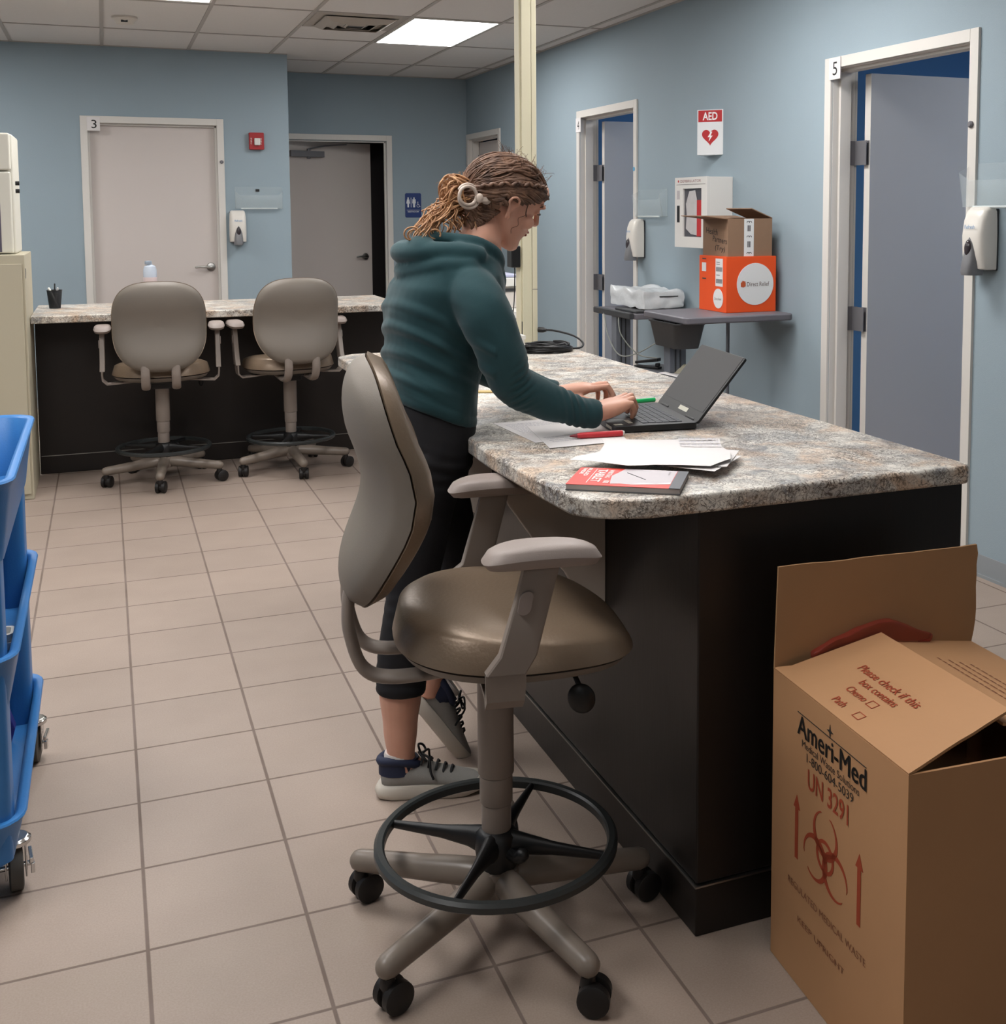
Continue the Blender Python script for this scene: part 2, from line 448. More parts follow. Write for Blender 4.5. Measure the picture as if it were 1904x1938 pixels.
def open_leaf(n, a, b_, zl=2.1):
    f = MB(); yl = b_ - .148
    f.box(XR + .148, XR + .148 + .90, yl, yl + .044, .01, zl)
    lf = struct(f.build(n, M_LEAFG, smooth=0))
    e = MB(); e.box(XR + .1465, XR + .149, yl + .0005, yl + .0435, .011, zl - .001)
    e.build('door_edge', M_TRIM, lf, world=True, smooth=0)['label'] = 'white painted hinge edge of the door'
    for z in (1.66, .80, .18) if False else (1.675, 0.885, 0.2):
        h = MB()
        h.box(XR + .0985, XR + .101 + .028, b_ - .0555, b_ - .0515, z, z + .115)
        h.box(XR + .1445, XR + .1475, yl + .004, yl + .040, z, z + .115)
        h.box(XR + .1275, XR + .1305, b_ - .147 + .004, b_ - .054, z, z + .115)
        h.cyl((XR + .134, b_ - .078, z), (XR + .134, b_ - .078, z + .115), .0065, n=10)
        h.build('hinge', M_HINGE, lf, world=True)
    return lf
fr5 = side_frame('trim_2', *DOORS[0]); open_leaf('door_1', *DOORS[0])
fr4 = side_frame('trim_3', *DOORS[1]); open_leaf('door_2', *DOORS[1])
fr2 = side_frame('trim_4', *DOORS[2])
# far side door, nearly shut
b = MB(); b.box(XR + .10, XR + .144, 9.70, 10.57, .01, 2.1); d = struct(b.build('door_3', M_LEAF, smooth=0))
b = MB(); b.box(XR + .085, XR + .1, 10.44, 10.56, 1.93, 1.985); b.build('hinge', M_HINGE, d, world=True)
b = MB(); b.box(XR + .097, XR + .1, 10.40, 10.50, 1.1, 1.9); b.build('door_glass', mat('frosted_glass', '#cfd6d8', .3), d, world=True)

def back_frame(n, x0, x1, Y, h, full=True):
    f = MB(); a, b_ = Y - .012, Y + .002
    f.box(x0, x0 + .05, a, b_, 0, h); f.box(x1 - .05, x1, a, b_, 0, h); f.box(x0 + .05, x1 - .05, a, b_, h - .05, h)
    f.box(x0 + .046, x0 + .052, b_, Y + .12, 0, h - .05); f.box(x1 - .052, x1 - .046, b_, Y + .12, 0, h - .05); f.box(x0 + .05, x1 - .05, b_, Y + .12, h - .052, h - .046)
    f.box(x0 + .05, x0 + .066, Y + .03, Y + .05, 0, h - .05); f.box(x1 - .066, x1 - .05, Y + .03, Y + .05, 0, h - .05); f.box(x0 + .05, x1 - .05, Y + .03, Y + .05, h - .066, h - .05)
    return struct(f.build(n, M_TRIM, bevel=.0015, seg=1))
back_frame('trim_5', -0.138, 0.884, YB, DH)
b = MB(); b.box(-.086, .832, YB + .052, YB + .096, .01, DH - .054); d = struct(b.build('door_4', M_LEAF, smooth=0))
lever(d, basis((.766, YB + .052, 1.03), (1, 0, 0), (0, 0, 1), (0, -1, 0)))
back_frame('trim_6', 1.45, 2.48, YB2, 2.153)
# washroom door ajar, swinging away
th = math.radians(20); hx, hy = 1.503, YB2 + .10
ML = Matrix.Translation((hx, hy, 0)) @ Matrix.Rotation(th, 4, 'Z')
b = MB(); b.box(0, .92, 0, .044, .01, 2.095, M=ML); d = struct(b.build('door_5', M_LEAF, smooth=0))
lever(d, ML @ basis((.845, 0, 1.03), (1, 0, 0), (0, 0, 1), (0, -1, 0)))
b = MB(); b.box(.06, .40, -.055, 0, 1.955, 2.01, M=ML); b.cyl((.25, -.03, 1.94), (.25, -.03, 2.03), .016, n=12, M=ML)
b.tube([(.25, -.03, 2.03), (.42, -.02, 2.06), (.60, -.11, 2.075)], .007, 8, M=ML)
b.build('door_closer', M_HINGE, d, world=True, bevel=.004)

# ceiling lights and the added fill panels
M_EMIT = []
for k, (x0, x1, y0, y1, s) in enumerate(PANELS):
    nm = 'light_%d' % k
    t = thing('ceiling_light', '', 'ceiling light', ((x0 + x1) / 2, (y0 + y1) / 2, H))
    f = MB(); e = .014
    for a in ((x0, x1, y0, y0 + e), (x0, x1, y1 - e, y1), (x0, x0 + e, y0 + e, y1 - e), (x1 - e, x1, y0 + e, y1 - e)): f.box(*a, H - .009, H - .001)
    f.build('light_frame', M_WHITE, t, world=True, smooth=0)
    f = MB(); f.box(x0 + e, x1 - e, y0 + e, y1 - e, H - .007, H - .002)
    f.build('diffuser', mat('lit_diffuser_%d' % int(s * 100), '#ffffff', .6, emit='#ffffff', estr=LIGHT_STRENGTH * s), t, world=True, smooth=0)
    MATS['lit_diffuser_%d' % int(s * 100)].node_tree.nodes['Principled BSDF'].inputs['Emission Color'].default_value = (*LIGHT_COLOR, 1)
    t['label'] = ['bright white rectangular ceiling light left of the post', 'white ceiling light cut by the top edge of the photo near the smoke detector'][k] if k < 2 else \
        ['lit ceiling panel beyond the left edge of the photo', 'lit ceiling panel above the near end of the island', 'lit ceiling panel above the open floor beside the near stool', 'lit ceiling panel above the open floor on the far left', 'added unseen fill panel above the open floor left of the camera', 'added unseen fill panel directly above the near stool', 'added dim fill panel inside the room behind door five', 'added dim fill panel inside the room behind door four', 'added unseen fill panel over the floor behind the camera'][k - 2]
    t['group'] = 'ceiling light panels'

# ------------------------------------------------------------------ counters
M_ESP = mat('espresso_laminate', '#1d1714', 0.42, nz=0.18, nscale=30, stretch=(1, 1, .08), bump=0.1, bscale=150)
M_BEIGEP = mat('beige_painted_panel', '#c2b6aa', 0.5)
M_ALU = mat('brushed_aluminium', '#9b9a96', 0.35, metal=1.0)

isl = thing('island_counter', 'large dark island counter with speckled stone-look top, the woman leans over it', 'counter', (1.25, 3.1, 0))
top = [(0.812, 2.045), (0.835, 2.010), (0.875, 1.982), (0.945, 1.960), (1.695, 1.950), (1.715, 1.972), (1.715, 4.44), (0.86, 4.44), (0.80, 4.38), (0.80, 2.75), (0.792, 2.52), (0.80, 2.25)]
b = MB(); b.prism(top, 0.878, 0.918)
b.build('countertop', M_COUNTER, isl, world=True, bevel=.008, seg=3)
b = MB(); b.box(1.06, 1.708, 1.982, 4.36, 0.108, 0.878); b.box(1.064, 1.704, 1.986, 4.356, 0.10, 0.108)
b.build('cabinet_body', M_ESP, isl, world=True, bevel=.006)
b = MB(); b.box(1.056, 1.712, 1.978, 4.364, 0.0, 0.103)
b.build('toe_kick', M_ESP, isl, world=True, bevel=.003)
b = MB(); b.box(1.0545, 1.7135, 1.9765, 4.3655, 0.1025, 0.106)
b.build('edge_strip', M_ALU, isl, world=True, smooth=0)
for yy in (2.44, 3.3, 4.1):
    b = MB(); pl = [(1.06, .878), (.83, .878), (.805, .862), (.805, .85), (.825, .80), (.88, .72), (.96, .63), (1.0, .56), (1.06, .52)]
    b.prism(pl, 0, .02, M=basis((0, yy + .02, 0), (1, 0, 0), (0, 0, 1), (0, -1, 0)))
    b.build('support_bracket', M_BEIGEP, isl, world=True, bevel=.003)['label'] = 'beige panel bracket under the overhang'

bc = thing('back_counter', 'long low work counter with marbled top in front of the back doors', 'counter', (0.6, 7.1, 0))
b = MB(); b.box(-0.3735, 1.62, 6.70, 7.50, .878, .918); b.build('countertop', M_COUNTER, bc, world=True, bevel=.006)
b = MB(); b.box(-0.3735, 1.60, 7.07, 7.46, .0, .878); b.build('cabinet_body', M_ESP, bc, world=True, bevel=.004)
b = MB(); b.box(-0.366, 1.60, 7.064, 7.071, .100, .104); b.build('edge_strip', M_ALU, bc, world=True, smooth=0)

# ceiling to counter power pole
M_CREAM = mat('cream_painted_steel', '#d6cfb4', 0.5, nz=0.02, nscale=5)
pp = thing('power_pole', 'tall cream square service post rising from the island to the ceiling', 'post', (1.577, 4.42, .918))
b = MB()
b.box(1.545, 1.585, 4.387, 4.455, .9185, H - .001); b.box(1.5865, 1.608, 4.388, 4.455, .9185, H - .001)
b.build('post_body', M_CREAM, pp, world=True, bevel=.003)
b = MB(); b.box(1.537, 1.5448, 4.395, 4.45, .9185, H - .001); b.build('side_channel', M_CREAM, pp, world=True, bevel=.002)
b = MB(); b.box(1.5415, 1.5445, 4.3935, 4.3951, .955, 1.02); b.build('outlet', M_DARKGREY, pp, world=True)
b = MB(); b.box(1.5865, 1.6085, 4.3872, 4.3878, 1.148, 1.150); b.build('joint', M_DARKGREY, pp, world=True)

# ------------------------------------------------------------------ stools
M_VINYL = mat('taupe_vinyl', '#806e5c', 0.36, metal=0.3, nz=0.05, nscale=6, bump=0.25, bscale=130, spec=0.5)
M_SHELL = mat('grey_beige_shell_plastic', '#776f66', 0.55, nz=0.03, nscale=10, bump=0.12, bscale=500)
M_ARM = mat('arm_pad_urethane', '#948882', 0.5, nz=0.03, nscale=10, bump=0.15, bscale=500)
M_FRAME = mat('stool_frame_enamel', '#877c74', 0.42, nz=0.03, nscale=10)
M_STAR = mat('stool_base_enamel', '#7d7268', 0.33, nz=0.04, nscale=10)
M_RING = mat('foot_ring_enamel', '#2f3232', 0.38, nz=0.05, nscale=10)
M_CAST = mat('caster_nylon', '#1b1817', 0.5)

def pillow(nu, nr, a, b_, n, off, h, ex, bend, sgn):
    """half cushion: superellipse outline a x b_, height profile, bend(u,v) -> (x,y,z) frame function"""
    mb = MB(); vs = []; fs = []
    for j in range(nr + 1):
        r = (j / nr) ** 0.75
        for k in range(nu):
            t = 2 * math.pi * k / nu; c, s_ = math.cos(t), math.sin(t)
            u = a * r * math.copysign(abs(c) ** (2 / n), c); v = b_ * r * math.copysign(abs(s_) ** (2 / n), s_)
            q = off + h * (max(0, 1 - r ** ex)) ** (1 / 2.2)
            vs.append(bend(u, v, sgn * q))
    for j in range(nr):
        for k in range(nu):
            fs.append((j * nu + k, j * nu + (k + 1) % nu, (j + 1) * nu + (k + 1) % nu, (j + 1) * nu + k))
    return vs, fs, nu, nr

def cushion(mb, a, b_, n, top_h, bot_h, ex, bend, nu=64, nr=14):
    v1, f1, nu, nr = pillow(nu, nr, a, b_, n, 0.0, top_h, ex, bend, 1)
    v2, f2, _, _ = pillow(nu, nr, a, b_, n, 0.0, bot_h, ex, bend, -1)
    k = len(v1)
    fs = list(f1) + [tuple(i + k for i in f[::-1]) for f in f2]
    mb.add(v1 + v2, fs)
    return mb

def make_stool(label, backz, seatz=0.65, padz=0.865, group='tall taupe office stools', armsep=.29, pads=None, sw=.302):
    pads = pads or {-1: padz, 1: padz}
    t = thing('drafting_stool', label, 'stool', (0, 0, 0), 0, group)
    # seat
    def sbend(u, v, q):
        # v forward; waterfall front, raised rear, slight dish
        z = seatz - 0.055 + q
        z = seatz - .055 + q * (1 - .42 * max(0, (v - .02) / .22) ** 1.5) if q > 0 else z
        z -= 0.024 * max(0, (v - .05) / .19) ** 2
        z += 0.020 * max(0, (-v + .04) / .22) if q > 0 else 0
        wv = 1 - 0.16 * max(0, -v / .24) ** 2 + (-.10 * max(0, (v) / .24) ** 2)
        return (u * wv, v + .034, z + (0.014 * (u / .25) ** 2 if q > 0 else 0))
    b = MB(); cushion(b, .252, .236, 2.7, .062, .004, 3.6, sbend); b.build('seat', M_VINYL, t, smooth=60)
    b = MB(); cushion(b, .246, .230, 2.7, .001, .034, 4.0, lambda u, v, q: sbend(u, v, q - .006)); b.build('seat_pan', M_SHELL, t, smooth=60)
    # backrest
    bz = backz
    def bb(u, v, q):
        # v up; q toward the sitter (+y)
        zc = v
        y = -.268 + 0.068 * math.exp(-((v + .005) / .135) ** 2) + .02 * v + .14 * max(0, v - .10)
        y += .62 * u * u
        return (u * (1 - .10 * max(0, -v / .23) ** 2), y + q, bz + zc)
    b = MB(); cushion(b, .236, .236, 3.0, .060, .002, 3.6, bb); b.build('backrest', M_VINYL, t, smooth=60)
    b = MB(); cushion(b, .233, .233, 3.0, .002, .054, 3.2, lambda u, v, q: bb(u, v, q - .004)); sh = b.build('back_shell', M_SHELL, t, smooth=60)
    # back supports
    for sx in (-.075, .075):
        b = MB()
        z0 = bz - .20
        P = [(sx, -.280, z0 + .03), (sx, -.288, z0 - .03), (sx, -.286, (z0 + seatz) / 2 - .05), (sx, -.262, seatz - .085), (sx, -.21, seatz - .108), (sx, -.10, seatz - .104), (sx, 0.0, seatz - .095)]
        b.tube(spline(P, 6), .012, 12, sx=1.9, up=(0, -1, 0)); b.build('back_support', M_FRAME, t, smooth=60)
    # arms
    for sx in (-1, 1):
        ap = MB(); X = sx * armsep; padz = pads[sx]
        def abend(u, v, q):
            z = padz - .022 + q - .012 * (abs(v) / .110) ** 2.5
            return (X + u * (1 - .12 * (v / .110)) , v + .045, z)
        cushion(ap, .043, .107, 3.0, .021, .022, 4.2, abend, nu=40, nr=8); ap.build('arm_pad', M_ARM, t, smooth=60)
        u = MB()
        rings = []
        for (z, y, wy, wx) in ((padz - .035, .045, .031, .012), (padz - .10, .028, .031, .013), (padz - .20, .000, .033, .013), (seatz - .03, -.022, .036, .013)):
            xx = X + sx * .004
            rings.append([(xx + a * wx, y + c * wy, z) for a, c in ((-1, -.9), (-.8, -1), (.8, -1), (1, -.9), (1, .9), (.8, 1), (-.8, 1), (-1, .9))])
        u.loft(rings); u.build('arm_upright', M_FRAME, t, smooth=40)
        br = MB()
        rings = []
        for (x, z, wy) in ((X + sx * .006, seatz - .028, .036), (X + sx * .006, seatz - .05, .036), (X + sx * .003, seatz - .080, .034), (X - sx * .018, seatz - .100, .034), (X - sx * .06, seatz - .098, .03), (X - sx * .15, seatz - .092, .03)):
            rings.append((x, z, wy))
        rr = []
        for i, (x, z, wy) in enumerate(rings):
            x0, z0_, _ = rings[max(i - 1, 0)]; x1, z1, _ = rings[min(i + 1, len(rings) - 1)]
            tx, tz = x1 - x0, z1 - z0_; L = math.hypot(tx, tz); nx, nz_ = -tz / L * .004, tx / L * .004
            yo = -.022
            rr.append([(x + nx, yo - wy, z + nz_), (x + nx, yo + wy, z + nz_), (x - nx, yo + wy, z - nz_), (x - nx, yo - wy, z - nz_)])
        br.loft(rr); br.build('arm_bracket', M_FRAME, t, smooth=40)
        bt = MB(); bt.prism(rrect(.024, .042, .011), 0, .004, M=basis((X + sx * .017, .012, padz - .105), (0, 1, 0), (0, .2, 1), (sx, 0, 0)))
        bt.build('height_button', M_ARM, t, bevel=.001)
    # mechanism, column
    b = MB(); b.box(-.09, .09, -.10, .10, seatz - .105, seatz - .085); b.box(-.05, .05, -.07, .07, seatz - .135, seatz - .10); b.build('seat_mechanism', M_BLACK, t, bevel=.006)
    b = MB()
    for s0, s1, r in ((.33, seatz - .115, .0365), (.27, .33, .0335), (.185, .27, .0300)):
        b.lathe([(r - .002, s0), (r, s0 + .003), (r, s1 - .002), (r - .002, s1)], 32)
    b.build('column', M_FRAME, t, smooth=40)
    lv = MB(); lv.tube([(.03, .05, seatz - .085), (.13, .09, seatz - .090), (.185, .125, seatz - .092), (.20, .130, seatz - .106)], .0055, 8)
    lv.ell((.203, .134, seatz - .130), (.012, .026, .030), R=Matrix.Rotation(.5, 3, 'X')); lv.build('tilt_lever', M_BLACK, t, smooth=60)
    # foot ring
    b = MB(); R_, zr = .238, .19
    prof = [(R_ - .012, -.009), (R_ - .012, .006), (R_ - .008, .010), (R_ + .003, .010), (R_ + .009, .004), (R_ + .009, -.007), (R_ + .004, -.011), (R_ - .008, -.011)]
    rings = [[(r * math.cos(2 * math.pi * k / 72), r * math.sin(2 * math.pi * k / 72), zr + z) for r, z in prof] for k in range(72)]
    b.loft(rings, closed=True)
    fr_ = b.build('foot_ring', M_RING, t, smooth=40)
    for k in range(4):
        a = math.radians(62 + 90 * k); d = Vector((math.cos(a), math.sin(a), 0))
        s = MB(); s.tube([d * .03 + Vector((0, 0, .185)), d * .06 + Vector((0, 0, .188)), d * .12 + Vector((0, 0, .188)), d * .228 + Vector((0, 0, .188))], [.030, .022, .014, .0085], 12, sx=.7)
        s.build('spoke', M_BLACK, fr_, smooth=60)
    b = MB(); b.lathe([(.02, .10), (.040, .105), (.041, .15), (.044, .17), (.042, .205), (.034, .212), (.030, .215), (.02, .215)], 28)
    b.tube([(.03, .02, .175), (.055, .035, .175), (.068, .042, .188)], [.012, .012, .014], 10, roundcap=True)
    b.build('hub', M_BLACK, t, smooth=50)
    # star base
    b = MB()
    for k in range(5):
        a = 2 * math.pi * k / 5; d = Vector((math.cos(a), math.sin(a), 0))
        P = [d * .02 + Vector((0, 0, .112)), d * .08 + Vector((0, 0, .108)), d * .17 + Vector((0, 0, .100)), d * (sw - .03) + Vector((0, 0, .092)), d * sw + Vector((0, 0, .0895))]
        b.tube(P, [.030, .029, .026, .0235, .023], 16, sx=1.0, roundcap=True)
    b.lathe([(.01, .075), (.045, .08), (.052, .10), (.046, .135), (.02, .14)], 28)
    base = b.build('star_base', M_STAR, t, smooth=60)
    for k in range(5):
        a = 2 * math.pi * k / 5; a2 = a + [-2.18, -3.35, -5.48, -6.04, .3][k]
        Mc = Matrix.Translation((sw * math.cos(a), sw * math.sin(a), 0)) @ Matrix.Rotation(a2, 4, 'Z') @ Matrix.Translation((.012, 0, 0))
        c = MB()
        for s in (-1, 1):
            y0, y1 = s * .006, s * .026
            c.tube([(0, y0, .0315), (0, y0 + s * .002, .0315), (0, y1 - s * .003, .0315), (0, y1, .0315)], [.024, .0305, .0305, .026], 28, M=Mc)
        c.tube([(0, -.006, .0315), (0, .006, .0315)], .022, 16, M=Mc)
        c.lathe([(.008, .045), (.011, .062), (.011, .075)], 12, M=Mc @ Matrix.Translation((-.012, 0, 0)))
        c.tube([(-.006, 0, .035), (-.012, 0, .055), (-.012, 0, .070)], [.012, .016, .013], 10, M=Mc)
        c.build('caster', M_CAST, t, smooth=45)
    return t, base

st, base_ = make_stool('large foreground taupe vinyl stool seen from its side at the near end of the island', 0.955, seatz=.688, pads={1: .890, -1: .877}, sw=.312)
st.location = (0.697, 2.165, 0); st.rotation_euler = (0, 0, math.radians(-100))
STAR = math.radians(0)
def rot_star(root, worldphase):
    """turn star base and casters so one leg points along worldphase"""
    rz = root.rotation_euler[2]
    for c in ALLCH(root):
        if c.name.startswith(('star_base', 'caster')): c.rotation_euler = (0, 0, worldphase - rz)
rot_star(st, math.radians(140))
s1, _ = make_stool('grey-beige stool on the left of the two at the back counter, nearest the filing cabinet', 0.868)
s1.location = (0.262, 6.64, 0); s1.rotation_euler = (0, 0, math.radians(-3)); rot_star(s1, math.radians(191))
s2 = dup(s1, (0.945, 6.67, 0), math.radians(6), 'grey-beige stool on the right of the two at the back counter, nearest the restroom door')
rot_star(s2, math.radians(202))

# ------------------------------------------------------------------ filing cabinet, incubator
M_CAB = mat('putty_cabinet_enamel', '#b8b09a', 0.5, nz=0.02, nscale=4)
fc = thing('filing_cabinet', 'beige metal filing cabinet at the left edge of the photo', 'cabinet', (-.66, 6.8, 0))
b = MB(); b.box(-.95, -.375, 6.47, 7.055, .0, 1.25); b.build('cabinet_body', M_CAB, fc, world=True, bevel=.004)
b = MB(); b.box(-.94, -.388, 6.456, 6.469, .03, 1.205); dr = b.build('door', M_CAB, fc, world=True, bevel=.003)
b = MB(); b.box(-.3745, -.3725, 6.49, 6.51, 1.13, 1.18); b.build('latch', M_STEEL, fc, world=True)
ib = thing('white_incubator', 'white laboratory appliance with dark window on top of the filing cabinet', 'appliance', (-.66, 6.8, 1.25))
M_IB = mat('white_appliance_enamel', '#d3d0c4', 0.45)
b = MB(); b.box(-.98, -.415, 6.60, 7.02, 1.2505, 1.86); b.build('housing', M_IB, ib, world=True, bevel=.012)
b = MB(); b.box(-.98, -.425, 6.565, 6.598, 1.675, 1.862); b.build('control_panel', M_IB, ib, world=True, bevel=.01)
b = MB(); b.box(-.60, -.495, 6.562, 6.5655, 1.72, 1.78); b.build('display', M_WHITE, ib, world=True, bevel=.002)
b = MB(); b.box(-.98, -.427, 6.562, 6.598, 1.255, 1.668); dd = b.build('door', M_IB, ib, world=True, bevel=.01)
b = MB(); b.box(-.9, -.480, 6.559, 6.563, 1.262, 1.632); b.build('window', mat('smoked_window', '#5e5867', .25), dd, world=True)
for z in (1.572, 1.612):
    b = MB(); b.cyl((-.416, 6.70, z), (-.396, 6.70, z), .011, n=14); b.build('knob', M_BLACK, ib, world=True)

# ------------------------------------------------------------------ blue cart
M_CART = mat('blue_cart_plastic', '#3272b0', 0.42, nz=0.03, nscale=6, bump=0.15, bscale=300)
cx0, cx1, cy0, cy1 = -.72, -.195, 2.55, 3.42
ct = thing('utility_cart', 'tall blue three-tier plastic utility cart cut by the left edge', 'cart', (-.45, 2.98, 0))
def tray(zb, zt, name='tray', out=0.0):
    b = MB(); cxm, cym = (cx0 + cx1) / 2, (cy0 + cy1) / 2; w_, l_ = cx1 - cx0 + 2 * out, cy1 - cy0 + 2 * out
    R = lambda dw, r, z: [(x, y, z) for x, y in rrect(w_ - dw, l_ - dw, r, 5, cxm, cym)]
    b.loft([R(.05, .05, zb), R(.012, .07, zt - .02), R(-.006, .075, zt - .004), R(-.002, .075, zt), R(.02, .07, zt), R(.036, .06, zt - .006), R(.07, .05, zb + .012)])
    return b.build(name, M_CART, ct, world=True, bevel=.0, smooth=50)
tray(.755, .925, out=.006); tray(.43, .56); tray(.115, .215)
for px_ in (cx0 + .055, cx1 - .055):
    for py_ in (cy0 + .075, cy1 - .09):
        b = MB(); rings = []
        b.prism(rrect(.062, .105, .02, 4, px_, py_), .125, .77); b.build('post', M_CART, ct, world=True, smooth=50)
M_CHR = mat('chrome', '#c9c9c9', 0.15, metal=1)
M_WHEEL = mat('grey_rubber', '#4a4743', 0.6)
for px_, py_, a_ in ((cx1 - .03, 2.70, .12), (cx1 - .025, 3.335, -.1), (cx0 + .05, 2.70, 0), (cx0 + .05, 3.33, 0)):
    Mc = Matrix.Translation((px_, py_, 0)) @ Matrix.Rotation(a_, 4, 'Z')
    b = MB(); b.tube([(-.014, 0, .05), (-.012, 0, .05), (.012, 0, .05), (.014, 0, .05)], [.043, .05, .05, .043], 28, M=Mc)
    wh = b.build('wheel', M_WHEEL, ct, world=True, smooth=45)
    b = MB(); b.box(-.022, -.018, -.02, .02, .03, .108, M=Mc); b.box(.018, .022, -.02, .02, .03, .108, M=Mc); b.lathe([(.001, .104), (.033, .104), (.033, .113), (.026, .118), (.001, .118)], 24, M=Mc)
    b.tube([(-.034, 0, .05), (.034, 0, .05)], .006, 10, M=Mc)
    b.box(.026, .034, -.028, .028, .062, .074, M=Mc); b.box(.028, .036, -.030, -.012, .040, .062, M=Mc)
    b.build('caster_fork', M_CHR, wh, world=True, bevel=.0015)
o = MB(); o.box(-.60, -.262, 2.60, 2.86, .790, .7925); tag(o.build('paper_sheet', M_PAPER, world=True), 'white sheet lying in the top tray of the blue cart', 'paper')
# small things on the lower trays
b = MB()
for k in range(2):
    z = .4425 + k * .020
    b.loft([[(x, y, z) for x, y in rrect(.055, .055, .012, 4, -.262, 2.985)], [(x, y, z + .019) for x, y in rrect(.064, .064, .012, 4, -.262, 2.985)],
            [(x, y, z + .019) for x, y in rrect(.052, .052, .012, 4, -.262, 2.985)], [(x, y, z + .004) for x, y in rrect(.046, .046, .012, 4, -.262, 2.985)]])
tag(b.build('sample_cup', M_WHITE, None, smooth=50), 'small white stacked plastic cups on the middle tray of the blue cart', 'cup')
b = MB(); b.box(-.36, -.262, 3.02, 3.10, .1275, .20); tag(b.build('cardboard_packet', mat('grey_packet', '#a8a8a0', .6), None, bevel=.003), 'small grey packet on the bottom tray of the blue cart', 'box')
b = MB(); b.prism([(-.30, .1275), (-.262, .1275), (-.25, .17), (-.272, .245), (-.30, .25)], 3.15, 3.19, M=basis((0, 0, 0), (1, 0, 0), (0, 0, 1), (0, -1, 0)) @ Matrix.Scale(-1, 4, (0, 0, 1)))
tag(b.build('purple_pouch', mat('purple_plastic', '#3b3a86', .45), None, bevel=.004), 'purple plastic pouch standing on the bottom tray of the blue cart', 'pouch')

# ------------------------------------------------------------------ wall things
M_RED = mat('alarm_red', '#9e2226', 0.4)
M_REDINK = mat('red_ink', '#b3272b', 0.6)
sd = thing('smoke_detector', 'white round smoke detector on the ceiling', 'smoke detector', (.168, 8.05, H))
b = MB(); b.lathe([(.001, 0), (.078, 0), (.078, -.012), (.062, -.020), (.052, -.042), (.001, -.044)], 32, M=Matrix.Translation((.168, 8.05, H - .001))); b.build('detector_body', mat('detector_white', '#d8d0c6', .5), sd, world=True, smooth=40)
b = MB(); b.box(.145, .185, 7.992, 8.0, H - .040, H - .026); b.build('sensor_slot', M_BLACK, sd, world=True)
vt = thing('ceiling_vent', 'square stepped metal air vent beside the ceiling light', 'vent', (1.56, 7.67, H))
M_VENT = mat('vent_enamel', '#aaa298', .5)
for k in range(4):
    b = MB(); s0 = .29 - k * .062; s1 = s0 - .050; z0 = H - .005 - (.010 if k else 0.0)
    c0 = Vector((1.5564, 7.675, 0))
    R = lambda h_, z: [(c0.x + sx * h_, c0.y + sy * h_, z) for sx, sy in ((-1, -1), (1, -1), (1, 1), (-1, 1))]
    b.loft([R(s0, z0), R(s1, z0 - .004 - .022 * (k > 0)), R(s1 - .002, z0 - .002 - .022 * (k > 0)), R(s0 - .002, z0 + .002)])
    b.build('vent_frame' if k == 0 else 'louvre', M_VENT, vt, world=True, smooth=0)
b = MB(); b.box(c0.x - .07, c0.x + .07, c0.y - .05, c0.y + .05, H - .034, H - .0325); b.build('core_grille', M_DARKGREY, vt, world=True, smooth=0)
b = MB(); b.box(c0.x - .26, c0.x + .26, c0.y - .26, c0.y + .26, H - .0035, H - .001); b.build('duct_opening', mat('vent_dark', '#4a443e', .8), vt, world=True, smooth=0)

fa = thing('fire_alarm', 'red wall fire alarm strobe between the two back doors', 'fire alarm', (1.126, YB, 2.01))
b = MB(); b.prism(rrect(.112, .132, .008), 0, .045, M=basis((1.127, YB - .0005, 2.010), (1, 0, 0), (0, 0, 1), (0, -1, 0))); b.build('alarm_body', M_RED, fa, world=True, bevel=.004)
b = MB(); b.prism(rrect(.045, .055, .006), .045, .066, M=basis((1.130, YB, 2.005), (1, 0, 0), (0, 0, 1), (0, -1, 0))); b.build('strobe_lens', mat('strobe_lens', '#d9d7d2', .15), fa, world=True, bevel=.006)
for x in (1.086, 1.160):
    text('FIRE', 'lettering', fa, (x + .005, YB - .0455, 1.985), (0, 0, 1), (-1, 0, 0), .05, .010, M_WHITE)

def file_holder(label, M, w_=.36, h_=.17, d_=.062):
    """clear acrylic wall pocket; local x across, y up, z out of the wall"""
    t = thing('file_holder', label, 'file holder', M.translation, 0, 'clear acrylic file pockets')
    b = MB(); e = .003; a = w_ / 2
    b.box(-a, a, 0, h_, .001, .001 + e)
    poly = [(-a + .012, 0), (a - .012, 0), (a, h_ * .95), (-a, h_ * .95)]
    b.prism([(-a, .0), (a, .0), (a, h_ * .8), (a * .8, h_ * .62), (-a * .8, h_ * .62), (-a, h_ * .8)], 0, e, M=basis((0, 0, .032), (1, 0, 0), Vector((0, .98, .16)).normalized(), Vector((0, -.16, .98)).normalized()))
    for s in (-1, 1):
        b.prism([(0, 0), (0, h_ * .98), (d_ * .3, h_ * .9), (d_, h_ * .80), (.035, 0)], 0, e, M=basis((s * a - (e if s > 0 else 0), 0, .001), (0, 0, 1), (0, 1, 0), (1, 0, 0)) if True else None)
    b.box(-a, a, -.0005, e, .001, .038)
    Mx = Matrix(M)
    o = MB().add(b.v, b.f, Mx).build('pocket', M_CLEAR, t, world=True, bevel=.001, seg=1)
    lip = MB(); lip.tube([Mx @ Vector((-a * .75, .0, .036)), Mx @ Vector((a * .75, .0, .036))], .005, 10, roundcap=True); lip.build('bottom_lip', mat('clear_edge', '#dfe6e6', .12, alpha=.75), t, world=True)
    return t
Mw = lambda y, z: basis((XR - .0005, y, z), (0, -1, 0), (0, 0, 1), (-1, 0, 0))
Mb = lambda x, z: basis((x, YB - .0005, z), (1, 0, 0), (0, 0, 1), (0, -1, 0))
fh = file_holder('clear file pocket on the back wall right of door number three', Mb(1.135, 1.485))
b = MB(); b.box(1.112, 1.142, YB - .008, YB - .004, 1.617, 1.637); b.build('clip', M_BLACK, fh, world=True)
